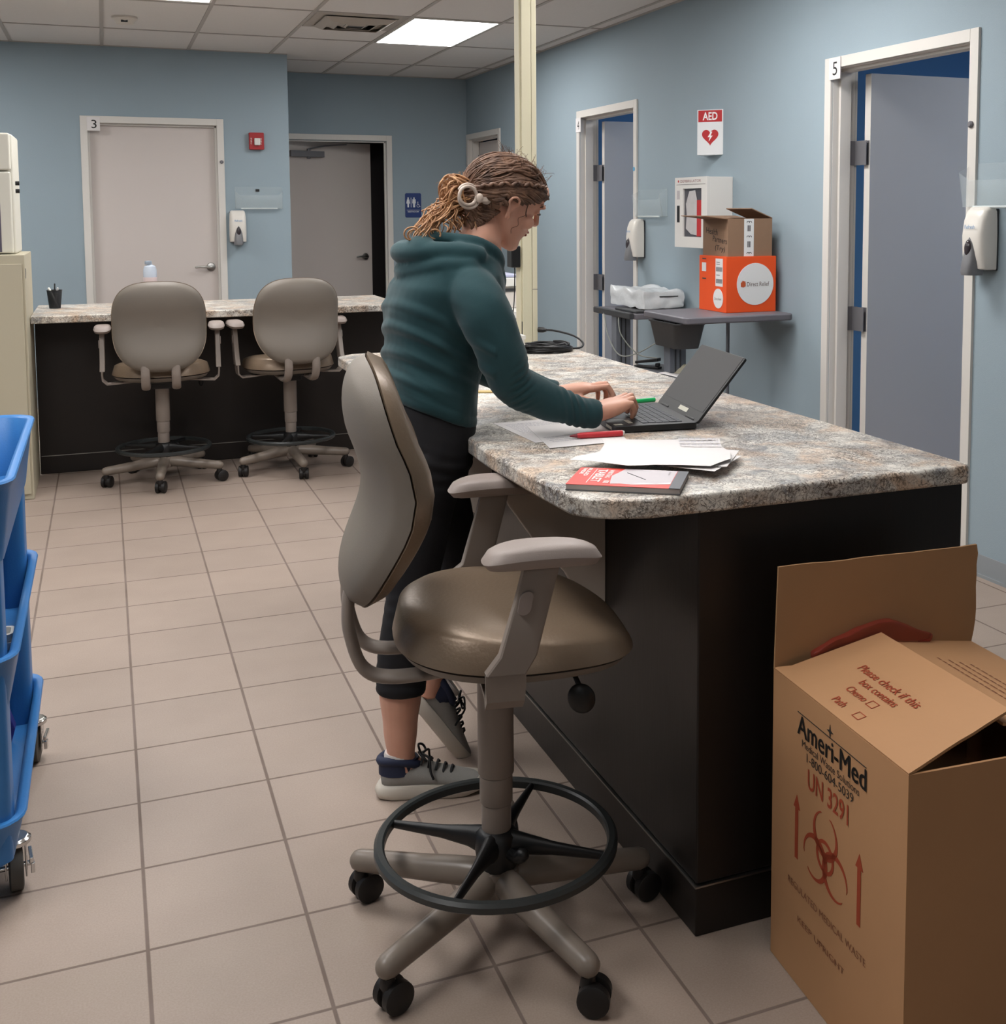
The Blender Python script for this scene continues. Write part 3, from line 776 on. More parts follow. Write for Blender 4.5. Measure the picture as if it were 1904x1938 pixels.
file_holder('clear file pocket on the blue wall beside the door numbered four', Mw(6.60, 1.425), w_=.40, h_=.17)
file_holder('clear file pocket at the right edge of the photo above the soap dispenser', Mw(3.46, 1.475), w_=.50, h_=.17, d_=.06)

M_SOAPW = mat('soap_dispenser_white', '#ddd8d0', 0.28, nz=.01, nscale=10)
M_SOAPG = mat('soap_dispenser_grey', '#77777a', 0.35)
def dispenser(label, M, sgn=1):
    """local x across (to the right seen from the room), y up, z out. h .245"""
    t = thing('soap_dispenser', label, 'soap dispenser', M.translation, 0, 'wall soap dispensers')
    b = MB(); rings = []
    H0 = .245
    for (y, d, w_) in ((0, .068, .118), (.004, .078, .124), (.06, .088, .126), (.13, .092, .126), (.19, .084, .122), (.225, .070, .116), (.24, .055, .106), (.245, .035, .09)):
        r = []
        for k in range(24):
            a = math.pi * k / 23; c, s_ = math.cos(a), math.sin(a)
            r.append((-(w_ / 2) * math.copysign(abs(c) ** .45, c), y, .012 + (d - .012) * abs(s_) ** .42))
        r += [(w_ / 2, y, .012), (-w_ / 2, y, .012)]
        rings.append(r)
    b.loft(rings); MB().add(b.v, b.f, M).build('cover', M_SOAPW, t, world=True, smooth=50)
    b = MB(); b.box(-.058, .058, -.004, .236, .0005, .014, M=M); b.build('back_plate', M_DARKGREY, t, world=True, bevel=.003)
    b = MB(); rings = []
    for (y, w_, d) in ((-.022, .030, .115), (-.010, .034, .118), (.03, .033, .112), (.07, .028, .104), (.105, .018, .097), (.125, .004, .0925)):
        r = []
        for k in range(16):
            a = math.pi * k / 15; c, s_ = math.cos(a), math.sin(a)
            r.append((-w_ * math.copysign(abs(c) ** .6, c), y, .05 + (d - .05) * abs(s_) ** .45))
        rings.append(r)
    b.loft(rings); MB().add(b.v, b.f, M).build('push_lever', M_SOAPG, t, world=True, smooth=50)
    b = MB(); b.ell(M @ Vector((0, .082, .098)), (1, 1, 1), 20, 10, R=(M.to_3x3() @ Matrix(((.017, 0, 0), (0, .034, -.003), (0, 0, .012))))); b.build('sight_window', mat('smoked_gloss', '#3a3438', .12), t, world=True)
    text('Reveyish', 'lettering', t, M @ Vector((-.028, .160, .0905)), M.to_3x3() @ Vector((1, 0, 0)), M.to_3x3() @ Vector((0, 1, -.05)), .056, .016, mat('blue_ink', '#4d86b8', .6), off=.0015) if False else \
        text('Refresh', 'lettering', t, M @ Vector((-.028, .158, .0905)), M.to_3x3() @ Vector((1, 0, 0)), M.to_3x3() @ Vector((0, 1, -.08)), .056, .015, mat('blue_ink', '#4d86b8', .6), off=.003)
    return t
dispenser('white foam soap dispenser at the right edge beside the open door numbered five', Mw(3.60, 1.232))
dispenser('white soap dispenser on the right wall beside the door numbered four', Mw(6.775, 1.165))
dispenser('white soap dispenser beside the closed door numbered three', Mb(.968, 1.225))

def number_card(n, M, label):
    t = thing('door_number_card', label, 'sign', M.translation, 0, 'door number cards')
    b = MB(); b.box(-.045, .045, -.05, .05, .0005, .0045, M=M); b.build('card', M_PAPER, t, world=True, smooth=0)
    w_ = .036 if n != '1' else .02
    text(n, 'numeral', t, M @ Vector((-w_ / 2 + .004, -.032, .0045)), M.to_3x3() @ Vector((1, 0, 0)), M.to_3x3() @ Vector((0, 1, 0)), w_, .062, M_INK)
number_card('5', basis((XR - .013, 4.632, 2.122), (0, -1, 0), (0, 0, 1), (-1, 0, 0)), 'white card with the number 5 on the nearest door frame')
number_card('4', basis((XR - .013, 7.81, 2.075), (0, -1, 0), (0, 0, 1), (-1, 0, 0)), 'white card with the number 4 on a right wall door frame')
number_card('3', basis((-.045, YB - .013, 2.115), (1, 0, 0), (0, 0, 1), (0, -1, 0)), 'white card with the number 3 on the back wall door frame')
def bumper(p, ax, label):
    b = MB(); p = Vector(p); ax = Vector(ax); b.tube([p, p + ax * .006, p + ax * .012], [.014, .014, .008], 16); tag(b.build('frame_button', M_HINGE), label, 'button', 'round buttons on door frames')
bumper((XR - .0125, 3.70, 1.80), (-1, 0, 0), 'dark round button on the near frame of door five')
bumper((.862, YB - .0125, 1.845), (0, -1, 0), 'dark round button on the frame of door three')
b = MB(); p = Vector((XR - .0125, 6.865, 1.73)); b.tube([p, p + Vector((-.002, 0, 0))], .014, 16); tag(b.build('blue_dot_sticker', mat('sticker_blue', '#5fa0c4', .5)), 'round light blue sticker on the frame of door four', 'sticker')

# restroom sign
rs = thing('restroom_sign', 'dark blue restroom sign with white figures beside the back corner door', 'sign', (2.672, YB2, 1.51))
MS = basis((2.672, YB2 - .0005, 1.514), (1, 0, 0), (0, 0, 1), (0, -1, 0))
M_NAVY = mat('navy_sign_plastic', '#243b73', .4); M_SIGNW = mat('sign_white', '#d9dde2', .5)
b = MB(); b.prism(rrect(.152, .225, .014), 0, .006, M=MS); b.build('sign_panel', M_NAVY, rs, world=True)
def flat(bm, poly, M, z=.0062, t=.0015): bm.prism(poly, z, z + t, M=M)
def disc(bm, x, y, r, M, n=20, z=.0062): bm.prism([(x + r * math.cos(2 * math.pi * k / n), y + r * math.sin(2 * math.pi * k / n)) for k in range(n)], z, z + .0015, M=M)
b = MB(); disc(b, -.048, .066, .0075, MS); disc(b, .008, .066, .0075, MS)
flat(b, [(-.058, .056), (-.038, .056), (-.030, .018), (-.040, .016), (-.041, -.018), (-.055, -.018), (-.056, .016), (-.066, .018)], MS)
flat(b, [(-.006, .056), (.022, .056), (.025, .020), (.018, .018), (.017, -.018), (-.001, -.018), (-.002, .018), (-.009, .020)], MS)
flat(b, [(-.022, .072), (-.018, .072), (-.018, -.018), (-.022, -.018)], MS)
ringp = lambda x, y, r0, r1, a0, a1, n=14: [(x + r0 * math.cos(a0 + (a1 - a0) * k / n), y + r0 * math.sin(a0 + (a1 - a0) * k / n)) for k in range(n + 1)] + [(x + r1 * math.cos(a1 - (a1 - a0) * k / n), y + r1 * math.sin(a1 - (a1 - a0) * k / n)) for k in range(n + 1)]
flat(b, ringp(.047, -.004, .0115, .0145, 2.2, 6.0), MS); disc(b, .044, .030, .0045, MS)
flat(b, [(.042, .024), (.046, .024), (.047, .008), (.056, .008), (.062, -.010), (.068, -.008), (.068, -.012), (.060, -.015), (.053, .004), (.042, .004)], MS)
b.build('pictogram', M_SIGNW, rs, world=True, smooth=0)
b = MB(); flat(b, [(-.062, -.043), (.062, -.043), (.062, -.046), (-.062, -.046)], MS); b.build('rule_line', M_SIGNW, rs, world=True, smooth=0)
text('RESTROOM', 'lettering', rs, MS @ Vector((-.052, -.066, .006)), (1, 0, 0), (0, 0, 1), .104, .014, M_SIGNW, stroke=.01)

# AED sign: V-shaped projecting sign
ag = thing('aed_sign', 'white projecting sign with red AED banner and red heart', 'sign', (XR, 5.8, 1.9))
ax_, ay_ = XR - .105, 5.825   # apex
y0_, y1_ = 5.715, 5.935
b = MB(); b.prism([(XR - .0005, y0_), (ax_, ay_), (XR - .0005, y1_)], 1.772, 2.022); b.build('sign_body', mat('sign_white_gloss', '#dfe0e2', .35), ag, world=True, bevel=.0015)
exv = (Vector((XR, y0_, 0)) - Vector((ax_, ay_, 0))); wA = exv.length; exv.normalize(); nA = exv.cross(Vector((0, 0, 1)))
MA = basis((ax_, ay_, 1.772), exv, (0, 0, 1), nA)
b = MB(); b.prism([(.006, .182), (wA - .008, .182), (wA - .008, .246), (.006, .246)], .0003, .0008, M=MA); b.build('red_banner', M_REDINK, ag, world=True, smooth=0)
text('AED', 'lettering', ag, MA @ Vector((.032, .192, .0008)), exv, (0, 0, 1), wA - .066, .044, mat('lettering_white', '#eeeeee', .6), stroke=.02)
hp = []
for k in range(40):
    t_ = 2 * math.pi * k / 40; hp.append((wA / 2 + .0030 * 16 * math.sin(t_) ** 3, .102 + .0031 * (13 * math.cos(t_) - 5 * math.cos(2 * t_) - 2 * math.cos(3 * t_) - math.cos(4 * t_))))
b = MB(); b.prism(hp, .0003, .0008, M=MA); b.build('heart', M_REDINK, ag, world=True, smooth=0)
c_ = wA / 2
b = MB(); b.prism([(c_ + .004, .128), (c_ - .014, .098), (c_ - .002, .098), (c_ - .008, .074), (c_ + .014, .106), (c_ + .003, .106), (c_ + .012, .128)], .0009, .0014, M=MA); b.build('lightning_bolt', mat('lettering_white', '#eeeeee', .6), ag, world=True, smooth=0)

# AED cabinet
ac = thing('defibrillator_cabinet', 'white wall cabinet with window for a defibrillator behind the cartons', 'cabinet', (XR, 5.8, 1.45))
Xf, ya, yb_, za, zb = 3.035, 5.60, 5.985, 1.255, 1.648
M_ACW = mat('aed_cabinet_enamel', '#d8d6d2', .4)
b = MB(); b.box(Xf + .012, XR - .0005, ya + .002, yb_ - .002, za + .002, zb - .002); b.build('cabinet_body', M_ACW, ac, world=True, bevel=.003)
b = MB(); wy0, wy1, wz0, wz1 = 5.665, 5.885, 1.315, 1.585
b.box(Xf, Xf + .012, ya, wy0, za, zb); b.box(Xf, Xf + .012, wy1, yb_, za, zb); b.box(Xf, Xf + .012, wy0, wy1, za, wz0); b.box(Xf, Xf + .012, wy0, wy1, wz1, zb)
dr = b.build('door', M_ACW, ac, world=True, smooth=0)
b = MB(); b.box(Xf + .010, Xf + .0122, wy0, wy1, wz0, wz1); b.build('window', mat('window_dark', '#4b4a50', .2), dr, world=True)
b = MB(); pl = [(5.68, 1.32), (5.80, 1.33), (5.86, 1.36), (5.85, 1.44), (5.86, 1.50), (5.82, 1.57), (5.75, 1.575), (5.72, 1.50), (5.70, 1.42)]
b.prism(pl, 0, .004, M=basis((Xf + .0095, 0, 0), (0, 1, 0), (0, 0, 1), (-1, 0, 0)) @ Matrix.Translation((0, 0, 0))); b.build('bag', mat('grey_white_bag', '#b9b6b6', .5, nz=.15, nscale=25), ac, world=True, bevel=.002)
b = MB(); b.box(Xf + .004, Xf + .0085, 5.675, 5.725, 1.32, 1.52); b.build('red_strap', M_REDINK, ac, world=True)
b = MB(); b.box(Xf - .002, Xf, 5.925, 5.955, 1.395, 1.49); b.build('handle', M_BLACK, dr, world=True)
b = MB(); b.box(Xf - .001, Xf, 5.62, 5.965, 1.6065, 1.6085); b.build('rule_line', M_INK, dr, world=True)
text('DEFIBRILLATOR', 'lettering', dr, (Xf - .0002, 5.915, 1.619), (0, -1, 0), (0, 0, 1), .245, .015, mat('dull_red_ink', '#7c3436', .7))
b = MB(); b.tube([(Xf, 5.94, 1.627), (Xf - .001, 5.94, 1.627)], .007, 12); b.build('badge', M_REDINK, dr, world=True)
b = MB()
for (z0, z1) in ((1.525, 1.575),): b.box(Xf - .001, Xf, 5.925, 5.957, z0, z1)
b.build('notice_sticker', mat('grey_print', '#b3aeb0', .7), dr, world=True)

# ------------------------------------------------------------------ wall side equipment carts
M_CG = mat('cart_grey_enamel', '#595b60', .5, nz=.03, nscale=10); M_CGL = mat('cart_post_grey', '#6c7078', .45); M_GT = mat('cart_top_grey', '#66646a', .45, nz=.04, nscale=20)
def eq_cart(label, x0, x1, y0, y1, z, px, py, pw):
    t = thing('equipment_cart', label, 'cart', ((x0 + x1) / 2, (y0 + y1) / 2, 0), 0, 'grey equipment carts along the right wall')
    b = MB(); b.prism(rrect(x1 - x0, y1 - y0, .03, 4, (x0 + x1) / 2, (y0 + y1) / 2), z - .035, z); b.build('work_surface', M_GT, t, world=True, bevel=.009, seg=3)
    b = MB(); b.box(px - pw, px + pw, py - .035, py + .035, .06, z - .035); b.box(px - pw * .55, px - pw * .5, py - .0365, py - .035, .06, z - .035); pst = b.build('post', M_CGL, t, world=True, bevel=.006)
    for s in (-.3, .3):
        b = MB(); b.box(px + s * pw - .004, px + s * pw + .004, py - .037, py - .034, .08, z - .04); b.build('cable_groove', M_DARKGREY, pst, world=True)
    b = MB(); bz = .045
    for s in (-1, 1): b.tube([(px, py, bz + .02), (px + s * .2, py - .22, bz + .015)], [.022, .016], 12); b.tube([(px, py, bz + .02), (px + s * .2, py + .22, bz + .015)], [.022, .016], 12)
    b.build('base', M_CG, t, world=True, smooth=50)
    for sx in (-1, 1):
        for sy in (-1, 1):
            b = MB(); b.tube([(px + sx * .2 - .012, py + sy * .22, .028), (px + sx * .2 + .012, py + sy * .22, .028)], .0275, 18); b.build('caster', M_CAST, t, world=True)
    return t
cA = eq_cart('nearer grey equipment cart carrying the orange carton', 2.56, 3.17, 4.93, 5.42, .95, 2.64, 5.20, .045)
b = MB(); rr_ = lambda w_, l_, z, r=.03: [(x, y, z) for x, y in rrect(w_, l_, r, 5, 2.615, 5.13)]
b.loft([rr_(.13, .26, .79), rr_(.17, .31, .905, .035), rr_(.185, .325, .912, .035), rr_(.185, .325, .918, .035), rr_(.165, .305, .917), rr_(.12, .25, .80)])
b.build('storage_bin', mat('bin_charcoal', '#3a3b3d', .55), cA, world=True, smooth=50)['label'] = 'charcoal plastic bin hung under the near corner'
b = MB(); b.box(2.99, 3.0, 5.28, 5.30, .10, .92); b.build('rear_strut', M_CGL, cA, world=True)
b = MB(); b.box(2.78, 3.17, 5.0, 5.4, .28, .30); b.build('lower_shelf', M_CG, cA, world=True, bevel=.004)
cB = eq_cart('farther grey equipment cart carrying the plastic-wrapped white parcel', 2.83, 3.17, 6.08, 6.66, .865, 2.865, 6.36, .047)
b = MB(); b.box(2.80, 2.831, 6.10, 6.64, .832, .868); b.build('edge_rail', M_DARKGREY, cB, world=True, bevel=.006)
b = MB(); b.box(2.84, 2.95, 6.10, 6.40, .8655, .880); b.build('raised_tray', M_DARKGREY, cB, world=True, bevel=.006)
b = MB(); b.tube(spline([(2.81, 6.50, .86), (2.80, 6.46, .82), (2.80, 6.40, .70), (2.83, 6.30, .60), (2.90, 6.2, .62), (3.0, 6.1, .70), (3.05, 6.0, .74)], 8), .004, 6)
b.tube(spline([(2.82, 6.28, .87), (2.80, 6.25, .80), (2.81, 6.22, .72), (2.88, 6.15, .62), (2.97, 6.08, .60)], 8), .004, 6)
b.tube(spline([(2.87, 6.30, .45), (2.92, 6.22, .46), (2.98, 6.1, .52), (3.05, 6.0, .60)], 8), .003, 6)
tag(b.build('data_cable', mat('grey_cable', '#8f938d', .5), smooth=60), 'loose grey cables hanging beside the farther equipment cart', 'cable')

def crumple(mb, amp, sc, seed=0, M=None):
    out = []
    for v in mb.v:
        p = Vector(v) * sc + Vector((seed, seed * 1.3, 0)); out.append(tuple(Vector(v) + noise.noise_vector(p) * amp))
    mb.v = out; return mb
def soft_block(x0, x1, y0, y1, z0, z1, n=14, e=.16, rz=0.0):
    b = MB(); cx_, cy_, cz = (x0 + x1) / 2, (y0 + y1) / 2, (z0 + z1) / 2
    bm = bmesh.new(); bmesh.ops.create_cube(bm, size=2); bmesh.ops.subdivide_edges(bm, edges=bm.edges, cuts=n, use_grid_fill=True)
    vs = []
    R = Matrix.Rotation(rz, 3, 'Z')
    for v in bm.verts:
        p = v.co; q = [abs(c) for c in p]
        L = (q[0] ** 8 + q[1] ** 8 + q[2] ** 8) ** (1 / 8)
        p = p * (1 - e + e / L) if L else p
        w_ = R @ Vector((p.x * (x1 - x0) / 2, p.y * (y1 - y0) / 2, p.z * (z1 - z0) / 2)); vs.append((cx_ + w_.x, cy_ + w_.y, cz + w_.z))
    b.add(vs, [tuple(x.index for x in f.verts) for f in bm.faces]); bm.free(); return b
pc = soft_block(2.90, 3.165, 6.11, 6.60, .882, .985); 
for i, v in enumerate(pc.v):
    x, y, z = v
    if z > .95: z += .022 * noise.noise(Vector((x * 9, y * 9, 0))) - .02 * max(0, (6.3 - y)) * .5
    pc.v[i] = (x, y, z)
crumple(pc, .009, 22, 3); mn_ = min(v[2] for v in pc.v); pc.v = [(x, y, z - mn_ + .8805) for x, y, z in pc.v]
wp = thing('wrapped_parcel', 'white machine wrapped in crinkled clear plastic on the farther equipment cart', 'parcel', (3.03, 6.35, .88))
pc.build('plastic_wrap', mat('milky_plastic', '#d5d8da', .25, nz=.05, nscale=30, bump=.8, bscale=60), wp, world=True, smooth=70)
b = MB(); b.box(3.0, 3.12, 6.105, 6.11, .955, .962); b.build('slot', M_DARKGREY, wp, world=True)

# cartons on near cart
M_ORANGE = mat('orange_carton', '#e2501a', .6, nz=.03, nscale=20); M_KRAFT = mat('kraft_cardboard', '#8a6d57', .8, nz=.05, nscale=25, bump=.2, bscale=90)
M_STK = mat('white_sticker', '#dcdcdc', .5)
x0, x1, y0, y1, z0, z1 = 2.862, 3.150, 5.075, 5.36, .9505, 1.232
oc = thing('orange_carton', 'orange cardboard carton with large round white sticker', 'box', (3.0, 5.2, z0))
b = MB(); b.box(x0, x1, y0, y1, z0, z1); b.build('carton_body', M_ORANGE, oc, world=True, bevel=.002)
MF = basis((x0, y0, z0), (1, 0, 0), (0, 0, 1), (0, -1, 0)); MSd = basis((x0, y1, z0), (0, -1, 0), (0, 0, 1), (-1, 0, 0))
b = MB(); disc(b, .166, .142, .106, MF, 48, z=.0005); st_ = b.build('round_sticker', M_STK, oc, world=True, smooth=0)
text('Direct Relief', 'lettering', st_, MF @ Vector((.118, .131, .002)), (1, 0, 0), (0, 0, 1), .128, .022, mat('brown_ink', '#5d4540', .7))
b = MB(); b.prism([(.082, .130), (.098, .126), (.110, .132), (.110, .150), (.094, .156), (.082, .150)], .0021, .0026, M=MF); b.prism([(.084, .158), (.094, .160), (.112, .154), (.106, .152)], .0021, .0026, M=MF); b.build('parcel_emblem', mat('emblem_orange', '#b8552f', .6), st_, world=True, smooth=0)
b = MB(); disc(b, .205, .068, .05, MSd, 36, z=.0005)
for k, v in enumerate(b.v): pass
s2_ = b.build('round_sticker', M_STK, oc, world=True, smooth=0)
text('Direct Relief', 'lettering', s2_, MSd @ Vector((.170, .060, .002)), (0, -1, 0), (0, 0, 1), .07, .012, mat('brown_ink', '#5d4540', .7))
b = MB(); b.prism([(.175, .13), (.250, .13), (.250, .27), (.175, .27)], .0005, .001, M=MSd); b.prism([(.03, .20), (.075, .20), (.075, .245), (.03, .245)], .0005, .001, M=MSd); lb = b.build('shipping_label', M_STK, oc, world=True, smooth=0)
b = MB()
for zz in (.145, .205):
    for k in range(16): b.prism([(.182 + k * .004, zz), (.184 + k * .004, zz), (.184 + k * .004, zz + .022), (.182 + k * .004, zz + .022)], .0011, .0014, M=MSd)
for zz in (.185, .24, .25): b.prism([(.185, zz), (.22, zz), (.22, zz + .003), (.185, zz + .003)], .0011, .0014, M=MSd)
for (u0, v0) in ((.035, .262), (.035, .16)): b.prism([(u0, v0), (u0 + .04, v0), (u0 + .04, v0 + .006), (u0, v0 + .006)], .0011, .0014, M=MSd)
b.build('barcode', M_DARKGREY, lb, world=True, smooth=0)
kb = thing('brown_carton', 'open brown carton with white tape on top of the orange carton', 'box', (3.0, 5.2, z1))
bx0, bx1, by0, by1, bz0, bz1 = 2.875, 3.130, 5.085, 5.345, z1 + .0008, z1 + .190
b = MB(); t_ = .004
b.box(bx0, bx1, by0, by0 + t_, bz0, bz1); b.box(bx0, bx1, by1 - t_, by1, bz0, bz1); b.box(bx0, bx0 + t_, by0 + t_, by1 - t_, bz0, bz1); b.box(bx1 - t_, bx1, by0 + t_, by1 - t_, bz0, bz1); b.box(bx0 + t_, bx1 - t_, by0 + t_, by1 - t_, bz0, bz0 + .004)
b.build('carton_body', M_KRAFT, kb, world=True, smooth=0)
def flap(p0, p1, out, L, parent, material, t=.004, jag=0):
    p0, p1, out = Vector(p0), Vector(p1), Vector(out).normalized(); n_ = (p1 - p0).cross(out).normalized() * t
    b = MB(); vs = [p0, p1, p1 + out * L, p0 + out * L]; b.add([tuple(v) for v in vs] + [tuple(v + n_) for v in vs], [(0, 1, 2, 3), (7, 6, 5, 4), (0, 4, 5, 1), (1, 5, 6, 2), (2, 6, 7, 3), (3, 7, 4, 0)])
    return b.build('flap', material, parent, world=True, smooth=0)
flap((bx0, by1, bz1), (bx0, by0, bz1), (-1, 0, .12), .13, kb, M_KRAFT)
flap((bx1, by0, bz1), (bx1, by1, bz1), (-.55, 0, .22), .13, kb, M_KRAFT)
flap((bx1, by1, bz1), (bx0, by1, bz1), (0, .9, .1), .12, kb, M_KRAFT)
MF2 = basis((bx0, by0, bz0), (1, 0, 0), (0, 0, 1), (0, -1, 0)); MS2 = basis((bx0, by1, bz0), (0, -1, 0), (0, 0, 1), (-1, 0, 0))
b = MB(); b.prism([(.092, 0), (.148, 0), (.148, .188), (.092, .188)], .0005, .001, M=MF2); tp = b.build('packing_tape', M_STK, kb, world=True, smooth=0)
b = MB()
for v0 in (.012, .095, .168):
    b.prism(ringp(.115, v0, .006, .009, 0, 3.14, 8), .0011, .0015, M=MF2); b.prism(ringp(.128, v0, .006, .009, 0, 3.14, 8), .0011, .0015, M=MF2)
for v0 in (.045, .125): b.prism([(.112, v0), (.118, v0), (.118, v0 + .03), (.112, v0 + .03)], .0011, .0015, M=MF2); b.prism([(.122, v0), (.128, v0), (.128, v0 + .03), (.122, v0 + .03)], .0011, .0015, M=MF2)
b.build('tape_print', M_DARKGREY, tp, world=True, smooth=0)
for s_, u0, v0, w_, h_ in (('Health', .035, .115, .12, .03), ('Partners', .105, .075, .145, .028), ('(Try)', .13, .025, .10, .032)):
    text(s_, 'handwriting', kb, MS2 @ Vector((u0, v0, .0006)), Vector((0, -1, -.10)), (0, -.12, 1), w_, h_, M_INK)

# things on the lower shelf, seen past the island
b = MB(); b.box(-.075, .075, -.02, .02, 0, .012); b.add([(-.07, -.018, .02), (.07, -.018, .04), (.07, .018, .04), (-.07, .018, .02), (-.07, -.018, .034), (.07, -.018, .058), (.07, .018, .058), (-.07, .018, .034)], [(3, 2, 1, 0), (4, 5, 6, 7), (0, 1, 5, 4), (1, 2, 6, 5), (2, 3, 7, 6), (3, 0, 4, 7)])
b.box(.05, .07, -.012, .012, .012, .03)
o = b.build('stapler', M_BLACK, bevel=.004); o.location = (1.60, 3.86, .9185) if False else (1.655, 3.35, .9185); o.rotation_euler = (0, 0, -1.1)
STAPLER = tag(o, 'black stapler at the far edge of the island top beside the equipment carts', 'stapler')

# shelf of the nearer cart with clutter
b = MB(); b.box(2.51, 2.73, 5.0, 5.52, .632, .648); b.build('keyboard_shelf', M_CG, cA, world=True, bevel=.004)
STAPLER.location = (2.585, 5.40, .6485); STAPLER.rotation_euler = (0, 0, -1.0); STAPLER['label'] = 'black stapler on the low grey shelf just past the island edge'
def sheet(name, pts, z, material, label=None, cat='paper', group=None, curl=0.0, parent=None):
    """paper from 4 corners with a soft wave"""
    P = [Vector((*p, 0)) for p in pts]; N = 10; b = MB(); vs = []; fs = []
    for j in range(N + 1):
        for i in range(N + 1):
            u, v = i / N, j / N
            p = P[0] * (1 - u) * (1 - v) + P[1] * u * (1 - v) + P[2] * u * v + P[3] * (1 - u) * v
            h = curl * (math.sin(u * 5 + v * 2) * .5 + .5) * (abs(u - .5) + abs(v - .5)) 
            vs.append((p.x, p.y, z + h))
    n0 = len(vs); vs += [(x, y, q + .0004) for x, y, q in vs]
    for j in range(N):
        for i in range(N):
            a = j * (N + 1) + i; f = (a, a + 1, a + N + 2, a + N + 1); fs.append(f[::-1]); fs.append(tuple(k + n0 for k in f))
    per = [i for i in range(N)] + [N + j * (N + 1) for j in range(N)] + [N * (N + 1) + N - i for i in range(N)] + [(N - j) * (N + 1) for j in range(N)]
    for k in range(len(per)): a, c = per[k], per[(k + 1) % len(per)]; fs.append((a, c, c + n0, a + n0))
    b.add(vs, fs); o = b.build(name, material, parent, smooth=60)
    if label: tag(o, label, cat, group)
    return o
GP = 'loose papers past the island edge'
sheet('paper_sheet', [(2.53, 5.18), (2.58, 5.02), (2.72, 5.08), (2.70, 5.27)], .6490, M_PAPER, 'white paper lying flat on the low shelf past the island edge', curl=.006)
b = MB(); b.add([(2.60, 5.20, .652), (2.69, 5.02, .652), (2.715, 5.06, .66), (2.66, 5.27, .725)], [(0, 1, 2, 3)]); b.add([(2.60, 5.20, .6505), (2.69, 5.02, .6505), (2.715, 5.06, .6585), (2.66, 5.27, .7235)], [(3, 2, 1, 0)])
tag(b.build('folded_leaflet', mat('cream_paper', '#c9c3ae', .8), smooth=0), 'cream leaflet propped up on the low shelf past the island edge', 'paper')

# ------------------------------------------------------------------ island top
ZT = .918
# laptop
lx, ly, lz, lth, lw, ld_, lL, la = 1.357, 2.545, .9365, .139, .318, .221, .205, .887
wd = Vector((math.sin(lth), math.cos(lth), 0)); dd = Vector((-math.cos(lth), math.sin(lth), 0))
lt = thing('laptop', 'open black laptop the woman is typing on', 'laptop', (lx, ly, ZT))
ML_ = basis((lx, ly, lz), wd, dd, wd.cross(dd))  # x: width, y: toward user, z up
M_LAP = mat('laptop_black', '#1d1e20', .45, nz=.04, nscale=40)
b = MB(); b.prism(rrect(lw, ld_, .010, 4, lw / 2, ld_ / 2), -.0165, 0, M=ML_); b.build('base', M_LAP, lt, world=True, bevel=.0025)
kb_ = MB()
rows = [14, 14, 14, 13, 12, 8]
for r, n_ in enumerate(rows):
    w_ = .276 / n_
    for k in range(n_):
        x0 = .021 + k * w_
        if r == 5 and k == 3: pass
        y0 = .030 + r * .0182
        kb_.box(x0 + .0012, x0 + w_ - .0012, y0 + (.004 if r == 0 else 0), y0 + .0162, 0, .0016, M=ML_)
kb_.build('keyboard', mat('key_grey', '#33363c', .5), lt, world=True, smooth=0)
b = MB(); b.box(.105, .215, .148, .212, .0001, .0006, M=ML_); b.build('trackpad', mat('trackpad_grey', '#2b2c30', .3), lt, world=True, smooth=0)
b = MB()
for a in ((.012, .030, .190, .212), (.030, .075, .160, .172)): b.box(*a, .0002, .0008, M=ML_)
b.box(.012, .060, .2205, .2212, -.010, -.003, M=ML_) ; b.build('sticker', mat('sticker_silver', '#b9b7a8', .4), lt, world=True, smooth=0)
ldv = (-dd * math.cos(la) + Vector((0, 0, 1)) * math.sin(la)).normalized()
ln = wd.cross(ldv).normalized()
if ln.dot(dd) < 0: ln = -ln
MS_ = basis((lx, ly, lz + .002), wd, ldv, wd.cross(ldv))
sg = 1 if wd.cross(ldv).dot(dd) > 0 else -1
b = MB(); b.prism(rrect(lw, lL, .008, 4, lw / 2, lL / 2 - .004), *((-.007, 0) if sg > 0 else (0, .007)), M=MS_); b.build('lid', M_LAP, lt, world=True, bevel=.0015)
b = MB(); b.box(.009, lw - .009, .026, lL - .007, *((.0001, .0006) if sg > 0 else (-.0006, -.0001)), M=MS_); sc = b.build('screen', mat('dark_screen', '#2a292b', .4, spec=.3), lt, world=True, smooth=0)
b = MB(); b.box(.100, .165, .008, .020, *((.0002, .0008) if sg > 0 else (-.0008, -.0002)), M=MS_); b.build('bezel_sticker', mat('sticker_silver', '#b9b7a8', .4), lt, world=True, smooth=0)
b = MB(); b.cyl(ML_ @ Vector((.03, -.002, .000)), ML_ @ Vector((.09, -.002, .000)), .0045, n=12); b.cyl(ML_ @ Vector((.23, -.002, .0)), ML_ @ Vector((.29, -.002, .0)), .0045, n=12); b.build('hinge', M_BLACK, lt, world=True)

